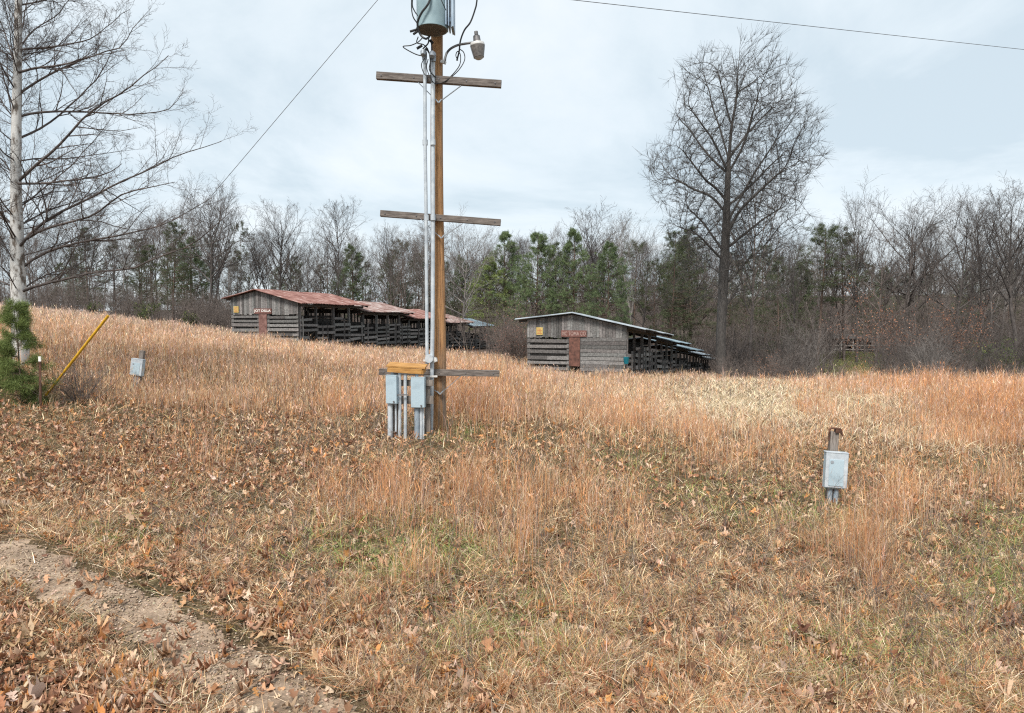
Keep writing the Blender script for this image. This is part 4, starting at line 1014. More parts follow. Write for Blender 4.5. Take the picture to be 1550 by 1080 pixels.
for (xx, y0, y1, wpx, mat) in ((590.5, 612, 664, 8, 'conduit'), (599, 612, 664, 3, 'conduit'), (605, 565, 660, 5, 'conduit'), (613.5, 565, 663, 5.2, 'conduit'), (631, 618, 667, 8, 'conduit_dk'), (637.5, 618, 667, 5, 'conduit'), (641, 618, 666, 2.6, 'conduit')):
    conduit([(xx, y0, YR - .03), (xx + .3, (y0 + y1) / 2, YR - .03), (xx, y1 + 10, YR - .03)], wpx / 2 * YR / F, mat, rack, 'conduit')
m_ = MB(); m_.bar(P(601, 598, YR - .12), P(618, 598, YR - .12), .02, .02); m_.build('strap', M['steel'], rack, world=True)
m_ = MB(); m_.tube([P(594, 560, YR), P(594, 570, YR)], .03, 10); m_.build('hub', M['conduit_dk'], rack, world=True)
m_ = MB(); m_.tube([P(631, 566, YR - .03), P(631, 573, YR - .03)], .03, 10); m_.build('hub', M['conduit_dk'], rack, world=True)

# ------------------------------------------------------------------ the two pedestals on leaning posts
def pedestal(topp, botp, Y, bx, by0, by1, bw, label, hook):
    t = P(*topp, Y); b = P(*botp, Y); gz_ = hz(b[0], Y)
    root = empty('electric_pedestal', (b[0], Y, gz_), label, 'electrical box', 'electrical boxes on short leaning posts')
    lean = math.atan2(t[0] - b[0], t[2] - gz_); root.rotation_euler = (math.radians(-3), lean, math.radians(-6))
    Hh = math.hypot(t[0] - b[0], t[2] - gz_); s = Y / F
    m_ = MB(); m_.box(-.058, .058, .0, .09, -.4, Hh); m_.build('post', M['postwood'], root, bevel=.006)
    z1 = P(bx, by0, Y)[2] - gz_; z0 = P(bx, by1, Y)[2] - gz_
    m_ = MB(); m_.box(-bw / 2, bw / 2, -.13, -.002, z0, z1); bo = m_.build('electrical_box', M['box'], root, bevel=.01)
    m_ = MB(); m_.box(-bw / 2 - .012, bw / 2 + .012, -.15, -.125, z0 + .02, z1 - .0); m_.box(-bw / 2 - .014, bw / 2 + .014, -.155, -.02, z1 + .001, z1 + .016)
    m_.build('box_rim', M['conduit'], bo, bevel=.004)
    m_ = MB(); m_.box(-bw / 2 + .035, bw / 2 - .045, -.158, -.151, z0 + .045, z1 - .09); m_.build('box_cover', M['box'], bo, bevel=.004)
    m_ = MB(); m_.tube([(-bw / 2 + .07, -.162, z1 - .13), (-bw / 2 + .07, -.151, z1 - .13)], .025, 12); m_.tube([(.08, -.165, z0 + .03), (.08, -.15, z0 + .03)], .014, 8); m_.build('latch', M['galv'], bo)
    for xx, r in ((-.045, .036), (.04, .036)):
        m_ = MB(); m_.tube([(xx, -.06, -.3), (xx, -.06, z0 + .02)], r, 10); m_.build('conduit', M['conduit_dk'], root, smooth=True)
    if hook:
        m_ = MB(); m_.tube(catmull([(-.09, -.02, Hh - .13), (-.085, -.02, Hh + .02), (-.05, -.02, Hh + .055), (.06, -.02, Hh + .05), (.085, 0, Hh + .01), (.11, .0, Hh - .05)], 5), .014, 8); m_.build('hook', M['rust'], root, smooth=True)
        m_ = MB(); m_.box(.0, .085, -.03, .05, Hh - .01, Hh + .05); m_.build('cap', M['rust'], root)
    return root
pedestal((1266, 655), (1257.5, 770), 9.9, 1262, 685, 738, .285, 'pale blue electrical box on a leaning post with a rusty hook, right of the field', True)
pedestal((213, 531), (208, 592), 18.0, 208, 544, 569, .30, 'small grey electrical box on a leaning post below the left slope', False)

# ------------------------------------------------------------------ trees
def limb_tree(name, trunk_pts, trunk_r, limbs, loc, label, seed, lv, sides=10, mats=('bark_grey', 'bark_grey'), extra=0, rk=.55, up=.05, twr=.006, dy=2.5, exr=(.3, .9), exlen=4, flat=0, lr=(.3, .02)):
    """a tree whose trunk and main limbs follow given lines; everything finer grows from them"""
    rng = np.random.default_rng(seed)
    tp_ = resample(catmull(trunk_pts, 6), 24)
    tr_ = np.interp(np.linspace(0, 1, 24), np.linspace(0, 1, len(trunk_r)), trunk_r)
    tr_ = tr_ * (1 + rng.normal(0, .02, 24))
    arr = []; rads = []; dL = []
    for li in limbs:
        c = resample(catmull(li, 5), 14)
        j = np.cumsum(rng.normal(0, 1, (14, 3)), 0) * np.linspace(0, 1, 14)[:, None]; j -= j[0]
        ln = np.linalg.norm(np.diff(c, axis=0), axis=1).sum()
        c = c + j * ln * .006
        k = np.argmin(np.linalg.norm(tp_ - c[0], axis=1)); off = tp_[k] - c[0]
        c = c + np.linspace(1, 0, 14)[:, None] ** 3 * off
        r = min(tr_[k] * rk, lr[0] * .5, ln * lr[1])
        arr.append(c); rads.append(r * np.linspace(1, .18, 14)); dL.append(ln)
    l1 = np.array(arr); r1 = np.array(rads); L1 = np.array(dL)
    groups = []
    if extra:
        t = rng.uniform(*exr, (1, extra)); p, tan, r = interp(tp_[None], tr_[None], t)
        az = rng.uniform(0, 2 * np.pi, extra); el = np.radians(rng.uniform(10, 55, extra))
        d = np.stack([np.cos(az) * np.cos(el), np.sin(az) * np.cos(el) , np.sin(el)], 1)
        Le = exlen * rng.uniform(.5, 1.1, extra) * (1.15 - t.ravel() * .6)
        e1, er = grow(p, d, Le, np.minimum(r * rk, Le * lr[1] * .8), 13, .06, up, rng, tip=.18)
        l1 = np.concatenate([l1, e1]); r1 = np.concatenate([r1, er]); L1 = np.concatenate([L1, Le])
    groups.append((l1, r1, 6))
    P_, R_, L_ = l1, r1, L1
    for (m, t0, a, ra, ns, sd_) in lv:
        P_, R_, L_ = spawn(P_, R_, L_, m, rng, t0, 1, a, ra, ns, .12, up, rmin=twr, flat=flat)
        groups.append((P_, R_, sd_))
    root = empty(name, loc, label, 'tree')
    off = np.array(loc)
    def sh(gs): return [(g - off, r, s) for g, r, s in gs]
    link('trunk', tubes(sh([(tp_[None], tr_[None], 14)]), M[mats[0]], 'trunk'), root)
    link('crown', tubes(sh(groups), M[mats[1]], 'crown'), root)
    return root

# the tall oak by the right-hand barn
YO = 50.0
def oz(zx, zy, dy=0): return P(950 + zx / 1.928, 20 + zy / 1.928, YO + dy)
ob = P(1091, 566, YO)
og = hz(ob[0], YO)
rg = random.Random(2)
def limb(pts, d):
    n = len(pts); return [oz(a, b, d * (i / (n - 1)) ** 1.2) for i, (a, b) in enumerate(pts)]
trunk = [np.array([ob[0], YO, og - .4])] + [oz(*q) for q in ((272, 940), (279, 800), (284, 700), (288, 600), (291, 520), (296, 420), (304, 330), (316, 260), (321, 190), (326, 120), (330, 70))]
L_ = [([(291, 545), (255, 505), (225, 485), (170, 410), (120, 365), (58, 350)], -2.5),
      ([(290, 585), (240, 530), (190, 510), (140, 480), (75, 455)], 2),
      ([(296, 430), (270, 340), (240, 250), (210, 160), (182, 85)], 2),
      ([(294, 470), (250, 380), (200, 300), (150, 230), (135, 180)], -3),
      ([(288, 620), (320, 560), (370, 470), (430, 380), (480, 280), (505, 215)], 2),
      ([(300, 470), (335, 400), (360, 310), (390, 210), (425, 125)], -2),
      ([(292, 640), (340, 560), (400, 500), (470, 440), (558, 398)], -3),
      ([(285, 700), (250, 650), (210, 600), (160, 560), (105, 572)], 3),
      ([(316, 260), (340, 190), (360, 130), (372, 72)], 1),
      ([(304, 330), (280, 230), (262, 150), (252, 85)], -1.5),
      ([(286, 690), (330, 650), (390, 600), (450, 565), (515, 555)], 2.5),
      ([(283, 720), (250, 690), (200, 640), (150, 620), (95, 560)], -2),
      ([(320, 210), (310, 150), (300, 100), (295, 60)], 1),
      ([(300, 420), (370, 330), (430, 270), (490, 250), (525, 300)], 3.5),
      ([(296, 470), (240, 420), (170, 330), (110, 280), (80, 330)], 3.5),
      ([(291, 560), (340, 520), (420, 440), (500, 370), (545, 350)], 4),
      ([(318, 240), (380, 190), (420, 150), (455, 170)], 2.5),
      ([(280, 790), (310, 770), (350, 720), (400, 690), (440, 700)], -1.5),
      ([(276, 870), (310, 820), (330, 780), (350, 770)], 1),
      ([(281, 770), (240, 740), (200, 740), (160, 700)], 1)]

def colonise(nodes, parent, attr, step, infl, kill, iters, bias, rng):
    """grow a branching skeleton towards free points in the crown's volume"""
    pos = [np.array(n) for n in nodes]; par = list(parent); kids = {}
    Pn = np.array(pos); alive = np.ones(len(attr), bool)
    bd = np.full(len(attr), 1e9); bi = np.zeros(len(attr), int)
    def upd(new0):
        N = np.array(pos[new0:])
        for c in range(0, len(attr), 2000):
            d = np.linalg.norm(attr[c:c + 2000, None] - N[None], axis=2); k = d.argmin(1); m = d[np.arange(len(k)), k]
            b = m < bd[c:c + 2000]; bd[c:c + 2000][b] = m[b]; bi[c:c + 2000][b] = k[b] + new0
    upd(0); alive &= bd > kill
    for it in range(iters):
        act = alive & (bd < infl)
        if not act.any(): break
        ids = bi[act]; P0 = np.array(pos); v = norm(attr[act] - P0[ids])
        acc = np.zeros((len(pos), 3)); np.add.at(acc, ids, v); u = np.unique(ids)
        d = norm(acc[u]); 
        pd = np.array([P0[k] - P0[par[k]] if par[k] >= 0 else np.array([0, 0, 1.]) for k in u])
        d = norm(d + .95 * norm(pd) + np.array([0, 0, bias]) + rng.normal(0, .07, d.shape))
        n0 = len(pos)
        for k, dd in zip(u, d):
            kids[k] = kids.get(k, 0) + 1
            if kids[k] > 2: continue
            pos.append(P0[k] + dd * step); par.append(int(k))
        if len(pos) == n0: break
        upd(n0); alive &= bd > kill
    return np.array(pos), np.array(par)
def skeleton_groups(pos, par, r_tip, expo, rmax):
    n = len(pos); ch = [[] for _ in range(n)]
    for i in range(n):
        if par[i] >= 0: ch[par[i]].append(i)
    acc = np.zeros(n); ln = np.zeros(n)
    for i in range(n - 1, -1, -1):
        if not ch[i]: acc[i] = r_tip ** expo
        if par[i] >= 0: acc[par[i]] += acc[i]; ln[par[i]] = max(ln[par[i]], ln[i] + 1)
    rad = np.minimum(acc ** (1 / expo), rmax)
    out = {}
    starts = [(i, c) for i in range(n) for c in ch[i] if c != max(ch[i], key=lambda q: ln[q])] + [(-1, 0)]
    tips = [i for i in range(n) if not ch[i]]
    for a, c in starts:
        chain = [a] if a >= 0 else []
        k = c
        while True:
            chain.append(k)
            if not ch[k]: break
            k = max(ch[k], key=lambda q: ln[q])
        p = pos[chain]; r = rad[chain].copy()
        if a >= 0: r[0] = min(r[0], r[1] * 1.15)
        if len(p) > 4:
            q = p.copy(); q[1:-1] = (p[:-2] + 2 * p[1:-1] + p[2:]) / 4; p = q
        out.setdefault(len(p), []).append((p, r))
    return [(np.array([a for a, _ in v]), np.array([b for _, b in v]), 8 if L > 30 else 5 if L > 8 else 3) for L, v in out.items() if L > 1], tips, rad
def oak_by_colony():
    rng = np.random.default_rng(41)
    tk = resample(catmull(trunk[1:], 4), 76); k0 = 0
    nodes = [p for p in resample(np.array([trunk[0], trunk[1]]), 26)[:-1]] + list(tk); par = [-1] + list(range(len(nodes) - 1)); nt_ = len(nodes)
    for pts_, d in L_:
        c = catmull(limb(pts_, d), 5); ln = np.linalg.norm(np.diff(c, axis=0), axis=1).sum(); c = resample(c, max(4, int(ln / .3)))
        T_ = np.array(nodes[:nt_]); k = int(np.argmin(np.linalg.norm(T_ - c[0], axis=1))); m = len(c)
        c = c + np.linspace(1, 0, m)[:, None] ** 3 * (T_[k] - c[0]) + np.cumsum(rng.normal(0, .018, (m, 3)), 0)
        p_ = k; lim = int(m * .72)
        for q in c[1:lim]: nodes.append(q); par.append(p_); p_ = len(nodes) - 1
    cen = P(1111, 256, YO); A = []
    while len(A) < 8200:
        q = rng.uniform(-1, 1, 3); r = np.linalg.norm(q)
        az = math.atan2(q[1], q[0]); lim = .95 + .07 * math.sin(3 * az + 5 * q[2]) + .06 * math.sin(9 * q[2] + az * 2 + 1) + .05 * math.sin(17 * q[2] - az * 5)
        if r > lim or (r < .45 and rng.random() < .55): continue
        if q[2] < -.55 and rng.random() < .35: continue
        wz = 6.3 * (1.0 - .14 * max(0, q[2]) + .34 * min(0, q[2]))
        A.append(cen + np.array([q[0] * wz, q[1] * wz, q[2] * 8.7]))
    for _ in range(420):        # a few low side shoots
        q = rng.uniform(-1, 1, 3); A.append(P(1106, 405, YO) + q * np.array([4.2, 4.2, 3.0]))
    A = np.array(A)
    for _ in range(26):
        v_ = norm(rng.normal(size=3)); c_ = cen + v_ * np.array([6.0, 6.0, 8.4]) * rng.uniform(.55, 1.0)
        A = A[np.linalg.norm((A - c_) * np.array([1, 1, .8]), axis=1) > rng.uniform(.7, 1.5)]
    pos, pr = colonise(nodes, par, np.array(A), .24, 2.6, .36, 90, .42, rng)
    gs, tips, rad = skeleton_groups(pos, pr, .0088, 2.05, .36)
    tips = np.array(tips); tv = norm(pos[tips] - pos[pr[tips]])
    m = 5; p = np.repeat(pos[tips], m, 0); d = norm(np.repeat(tv, m, 0) + rng.normal(0, .30, (len(p), 3)) + np.array([0, 0, .3]))
    a1, ar1 = grow(p, d, rng.uniform(.3, 1.15, len(p)), np.full(len(p), .0075), 3, .07, .05, rng, tip=.6)
    inner = np.where((rad < .03) & (np.arange(len(pos)) > nt_))[0]; inner = rng.choice(inner, min(len(inner), 12000), replace=False)
    d2 = norm(norm(pos[inner] - pos[pr[inner]]) + rng.normal(0, .55, (len(inner), 3)) + np.array([0, 0, .35]))
    a2, ar2 = grow(pos[inner], d2, rng.uniform(.25, .9, len(inner)), np.full(len(inner), .0068), 3, .07, .05, rng, tip=.6)
    off = np.array((ob[0], YO, og))
    big = [g for g in gs if g[0].shape[1] > 70 and g[0][:, 0, 2].min() < og + 1]
    rest = [g for g in gs if not (g[0].shape[1] > 70 and g[0][:, 0, 2].min() < og + 1)]
    root = empty('oak_tree', tuple(off), 'tallest leafless tree with a wide oval crown standing beside the blue roofed barn', 'tree')
    fl = []
    for g, r, s_ in big:
        hgt_ = g[:, :, 2] - og; r = np.minimum(r, .34) * (1 + .35 * np.exp(-np.clip(hgt_ + .2, 0, 9) / .5)); fl.append((g - off, r, 14))
    link('trunk', tubes(fl, M['bark_grey'], 'trunk'), root)
    link('crown', tubes([(g - off, r, s_) for g, r, s_ in rest] + [(a1 - off, ar1, 3), (a2 - off, ar2, 3)], M['bark_grey'], 'crown'), root)
    print('OAK', len(pos), len(tips), rad[:3])
oak_by_colony()

# the pale sycamore at the left edge
YS = 17.0
def sz(px, py, dy=0): return P(px, py, YS + dy)
sb_ = P(30, 552, YS); sg = hz(sb_[0], YS)
def sl(pts, d):
    n = len(pts); return [sz(a, b, d * (i / (n - 1))) for i, (a, b) in enumerate(pts)]
SL = [([(33, 442), (60, 432), (110, 420), (150, 412), (200, 407), (235, 392), (270, 380), (300, 365), (322, 350), (345, 325)], -1.2),
      ([(33, 430), (60, 415), (95, 407), (140, 407), (170, 395), (205, 383)], 1.5),
      ([(33, 415), (50, 400), (85, 380), (130, 368), (180, 358), (230, 347), (270, 335), (300, 320), (330, 300)], .8),
      ([(30, 372), (50, 352), (90, 338), (125, 330), (160, 315), (190, 297), (215, 288), (275, 278)], -1.5),
      ([(30, 365), (45, 348), (75, 325), (120, 305), (160, 285), (200, 265), (250, 240), (300, 228), (340, 215)], .5),
      ([(26, 278), (55, 250), (85, 225), (130, 175), (150, 160), (190, 140), (222, 112), (250, 78)], -.8),
      ([(27, 174), (60, 168), (120, 168), (180, 172), (230, 172), (255, 165), (278, 138)], 1.2),
      ([(27, 150), (60, 125), (110, 98), (160, 80), (190, 70), (205, 45), (228, 22)], .8),
      ([(27, 118), (60, 105), (100, 98), (150, 80), (190, 72)], -1.8),
      ([(27, 85), (50, 50), (90, 20), (120, -30)], 1.5),
      ([(27, 62), (80, 65), (120, 60), (150, 50), (195, 8)], -.6),
      ([(26, 240), (60, 238), (100, 240), (170, 230), (205, 222)], 2),
      ([(26, 280), (80, 277), (150, 265), (180, 245)], -2.2),
      ([(26, 300), (70, 290), (110, 290), (150, 300)], 2.4),
      ([(26, 330), (80, 312), (130, 300), (170, 270)], 2.6),
      ([(26, 210), (70, 190), (120, 150), (160, 110), (175, 70)], 2.4),
      ([(27, 20), (70, 5), (120, -20), (160, -70)], 1),
      ([(27, -30), (80, -60), (140, -80)], -1), ([(27, -30), (-30, -90), (-80, -110)], 1), ([(28, -80), (60, -150), (70, -200)], 1),
      ([(28, 400), (10, 370), (-20, 330), (-80, 300)], -1), ([(28, 450), (5, 430), (-40, 425), (-90, 410)], 1),
      ([(27, 280), (10, 250), (-20, 225), (-70, 190)], 1), ([(26, 180), (10, 130), (-10, 60), (-40, 10)], -1), ([(26, 100), (5, 40), (-20, -20)], 1),
      ([(26, 330), (0, 320), (-50, 290), (-110, 280)], 2), ([(26, 230), (0, 220), (-40, 160), (-100, 130)], -2), ([(28, 432), (0, 400), (-60, 385)], -2),
      ([(26, 160), (20, 90), (35, 30), (45, -40)], 1.5), ([(27, 120), (18, 70), (10, 0)], -1.5)]
limb_tree('sycamore_tree', [np.array([sb_[0] - .05, YS, sg - .4])] + [sz(*q) for q in ((31, 500), (28, 440), (26, 380), (25, 320), (24, 260), (25, 180), (27, 90), (28, 0), (29, -80), (31, -200))],
          [.23, .18, .16, .14, .118, .105, .095, .082, .068, .05, .02], [sl(*q) for q in SL], (sb_[0], YS, sg),
          'white barked leafless sycamore at the left edge with long limbs reaching right', 77,
          [(14, .10, (25, 60), .30, 6, 4), (8, .15, (30, 60), .46, 4, 3), (5, .2, (30, 65), .5, 3, 3)], mats=('bark_syc', 'twig_syc'), extra=46, exr=(.2, .97), exlen=3.8, rk=.42, up=.07, twr=.0028, lr=(.074, .0075), flat=.3)

# young pine in front of it
def young_pine(px, py_top, Y, label, seed, n_w=8, spread=.30, k=1.0):
    x, y, z = gxy(px, Y); h = P(px, py_top, Y)[2] - z
    t, lb_, cr_ = pine_proto(seed, h=h, r0=.028, crown0=.05, spread=spread * 1.15, whorls=n_w + 5, per=6, n2=5, tn=24, tl=.13, tw=.003, c0=(.065, .095, .03), c1=(.27, .33, .11), k_t=3)
    r = empty('young_pine', (x, y, z), label, 'tree'); link('trunk', t, r); link('branches', lb_, r); link('foliage', cr_, r)
young_pine(29, 462, 14.2, 'bushy young green pine in front of the sycamore trunk', 5)
young_pine(-30, 530, 14.5, 'low young pine cut by the left edge of the view', 6, 5, .42)

# prototypes for the woods
BP = [bare_proto(100, 15, .17, .42, .36, 18, 8, 6, 3, (20, 42)),
      bare_proto(101, 15, .16, .36, .44, 16, 8, 6, 3, (30, 55), lean=.12),
      bare_proto(102, 15, .14, .5, .30, 16, 8, 6, 3, (18, 40)),
      bare_proto(103, 15, .18, .28, .50, 18, 9, 6, 3, (35, 65), mat='bark_pale'),
      bare_proto(104, 15, .12, .55, .22, 12, 7, 6, 2, (20, 45), mat='bark_mauve'),
      bare_proto(105, 15, .13, .4, .34, 14, 8, 6, 3, (25, 50), mat='bark_pale', lean=-.1),
      bare_proto(106, 15, .15, .3, .38, 18, 8, 6, 3, (25, 55), mat='bark_mauve')]
PP = [pine_proto(200, 14, .16, .16, .30, 24, 6, 'cone', c0=(.075, .11, .055), c1=(.235, .30, .14), n2=9, tn=13, tl=.26, tw=.015),
      pine_proto(201, 14, .17, .24, .28, 20, 6, 'cone', c0=(.065, .095, .05), c1=(.20, .255, .125), n2=9, tn=13, tl=.26, tw=.015),
      pine_proto(202, 14, .15, .14, .28, 22, 6, 'cone', c0=(.05, .064, .036), c1=(.14, .16, .085), dense=.6, n2=8, tn=10, tl=.26, tw=.015),
      pine_proto(203, 14, .15, .45, .24, 12, 6, 'round', dense=.6, c0=(.055, .068, .038), c1=(.14, .165, .085), n2=8, tn=12, tl=.26, tw=.015),
      pine_proto(204, 14, .15, .10, .33, 24, 6, 'cone', c0=(.12, .165, .06), c1=(.36, .42, .15), n2=9, tn=14, tl=.26, tw=.015)]
def wood_tree(kind, i, px, top, Y, label, group, rz=None, wide=1.0, cat='tree'):
    x, y, z = gxy(px, Y); h = P(px, top, Y)[2] - z
    s = h / (15 if kind == 'bare' else 14); rz = random.uniform(0, 6.28) if rz is None else rz
    parts = BP[i] if kind == 'bare' else PP[i]
    name = 'bare_tree' if kind == 'bare' else 'pine_tree'
    r = empty(name, (x, y, z), label, cat, group, rz); r.scale = (s * wide, s * wide, s)
    for nm, me in zip(('trunk', 'crown') if kind == 'bare' else ('trunk', 'branches', 'foliage'), parts): link(nm, me, r)
    return r
for a in [
    ('bare', 1, 312, 303, 68, 'leafless tree with a leaning bent trunk left of the red roofed barn', None, 0.2, 1.25),
    ('bare', 0, 424, 322, 74, 'leafless tree with a round twiggy crown rising above the red roofed barn', None, .5, 1.1),
    ('bare', 2, 518, 304, 80, 'tall slender leafless tree standing highest behind the red roofed barn', None, 1.0, 1.0),
    ('bare', 2, 604, 343, 70, 'thin half dead leafless snag just left of the utility pole conduits', None, 2.0, .7),
    ('bare', 3, 700, 352, 78, 'pale leafless tree just right of the utility pole', None, .9, 1.0),
    ('bare', 0, 905, 334, 95, 'fan shaped leafless tree behind the pines above the blue roofed barn', None, 2.4, 1.3),
    ('bare', 5, 962, 340, 76, 'leafless tree with forked trunk between the pines and the tall oak', None, .2, 1.1),
    ('bare', 6, 1136, 245, 62, 'second tall leafless tree close behind the tallest oak', None, .4, .75),
    ('bare', 0, 1298, 318, 84, 'thin leafless tree standing apart right of the tall oak', None, .8, .8),
    ('bare', 1, 1378, 316, 86, 'leafless tree with a broad dark crown behind the rust leaved oak', None, 1.9, 1.3),
    ('bare', 2, 1482, 305, 80, 'tallest slim leafless tree near the right edge', None, 2.9, 1.0),
    ('bare', 1, 1432, 330, 74, 'leafless tree with a trunk leaning right near the right edge', None, 0.0, 1.1),
    ('bare', 0, 1537, 302, 70, 'leafless tree with crossing limbs at the right edge of the view', None, 1.2, 1.2),
    ('pine', 4, 738, 392, 94, 'bright yellow green pine right of the utility pole', None, .3, 1.3),
    ('pine', 0, 764, 354, 96, 'tall green pine with a pointed top behind the bright pine', None, 1.3, 1.1),
    ('pine', 0, 812, 356, 72, 'green pine left of the blue roofed barn ridge, with a pointed top', None, 2.0, 1.1),
    ('pine', 2, 843, 368, 74, 'narrow green pine squeezed between two larger pines above the blue roofed barn', None, 2.6, .9),
    ('pine', 0, 868, 351, 73, 'tall green pine above the ridge of the blue roofed barn', None, 4.0, .95),
    ('pine', 1, 917, 371, 70, 'round topped dark green pine at the right end of the pine row', None, 5.0, 1.1),
    ('pine', 2, 1012, 352, 84, 'dull green pine left of the tall oak trunk', None, 1.0, 1.15),
    ('pine', 2, 1046, 344, 88, 'dull green pine close behind the tall oak trunk', None, 2.5, 1.1),
    ('pine', 2, 1178, 390, 78, 'dark drooping pine right of the tall oak', None, 2.1, 1.1),
    ('pine', 3, 1238, 346, 84, 'flat topped pine with a bare lower trunk right of the tall oak', None, .7, 1.3),
    ('pine', 3, 1278, 352, 88, 'flat topped pine just left of the thin leafless tree', None, 3.7, 1.2),
    ('pine', 3, 366, 341, 96, 'small topped pine poking above the wood left of the round leafless crown', None, .1, .7),
    ('pine', 1, 535, 374, 80, 'green pine behind the middle of the red roofed barn', None, .8, 1.1),
    ('pine', 3, 606, 368, 82, 'ragged green pine just left of the utility pole', None, 1.7, 1.2),
    ('pine', 2, 446, 400, 82, 'dark low pine behind the ridge of the red roofed barn', None, 2.7, 1.0),
    ('pine', 2, 262, 338, 70, 'tallest dark green pine in the left wood', None, .9, 1.1),
    ('pine', 2, 235, 372, 72, 'dark green pine left of the tallest pine in the left wood', None, 4.9, 1.2),
    ('pine', 1, 292, 362, 74, 'dark green round pine right of the tallest pine in the left wood', None, 3.9, 1.2),
    ('pine', 2, 135, 345, 74, 'dark pointed pine right of the sycamore trunk', None, 3.0, 1.1)]:
    kind, i, px, top, Y, label, group, rz, wide = a
    wood_tree(kind, i, px, top, Y, label, group, rz, wide)
rw = random.Random(21)
ANCH = [(-400, 'left picture edge'), (25, 'sycamore trunk'), (150, 'pointed dark pine'), (262, 'tallest left pine'), (312, 'leaning trunk tree'), (424, 'round crowned tree'), (518, 'highest slender tree'), (604, 'half dead snag'), (664, 'utility pole'),
        (738, 'bright green pine'), (812, 'pointed green pine'), (868, 'ridge pine'), (905, 'fan shaped tree'), (962, 'forked tree'), (1095, 'tallest oak'), (1178, 'drooping pine'), (1238, 'flat topped pine'), (1298, 'lone thin tree'),
        (1362, 'rust leaved oak'), (1425, 'brown leaved oak'), (1482, 'tallest slim tree'), (1900, 'right picture edge')]
ORD = ['first', 'second', 'third', 'fourth', 'fifth', 'sixth', 'seventh', 'eighth', 'ninth', 'tenth', 'eleventh', 'twelfth', 'thirteenth', 'fourteenth', 'fifteenth', 'sixteenth', 'seventeenth', 'eighteenth']
LOOK = ['upright', 'spreading', 'slender', 'broad pale', 'thin', 'pale forked', 'brown twiggy']
PLOOK = ['pointed', 'round', 'dull', 'sparse', 'bright']
jobs = []
belts = [(-120, 345, 66, 104, 44, 326, 34, 'leafless trees of the left wood'), (345, 760, 74, 108, 44, 362, 24, 'leafless trees behind the red roofed barn'),
         (760, 1110, 80, 112, 32, 365, 20, 'leafless trees behind the pine row'), (1120, 1680, 72, 112, 40, 348, 30, 'leafless trees of the right wood')]
for (x0, x1, ya, yb, n, top, var, group) in belts:
    for k in range(n):
        px = x0 + (x1 - x0) * (k + rw.random()) / n
        jobs.append(('bare', rw.choice([0, 2, 2, 4, 4, 4, 5, 6, 6, 3, 1]), px, top + rw.uniform(-var * .6, var * 1.6), rw.uniform(98 if 690 < px < 960 else ya, yb), group, rw.uniform(0, 6.28), rw.uniform(.7, 1.15)))
belts = [(80, 345, 84, 104, 8, 385, 25, 'dark pines of the left wood'), (360, 720, 80, 105, 11, 398, 18, 'half hidden pines behind the red roofed barn'),
         (940, 1240, 82, 105, 7, 380, 25, 'half hidden pines round the tall oak'), (1300, 1600, 100, 130, 9, 410, 10, 'far pines of the right wood')]
for (x0, x1, ya, yb, n, top, var, group) in belts:
    for k in range(n):
        px = x0 + (x1 - x0) * (k + rw.random()) / n
        jobs.append(('pine', rw.choice([2, 2, 3, 1]), px, top + rw.uniform(-var, var), rw.uniform(ya, yb), group, rw.uniform(0, 6.28), rw.uniform(.9, 1.25)))
jobs.sort(key=lambda q: q[2]); cnt = {}
for kind, i, px, top, Y, group, rz, wide in jobs:
    a = max(k for k in range(len(ANCH) - 1) if ANCH[k][0] <= px); key = (kind, a); cnt[key] = cnt.get(key, 0) + 1
    what = f"{LOOK[i]} leafless tree" if kind == 'bare' else f"{PLOOK[i]} dark pine"
    wood_tree(kind, i, px, top, Y, f"{what}, {ORD[cnt[key] - 1]} from left between {ANCH[a][1]} and {ANCH[a + 1][1]}", group, rz, wide)

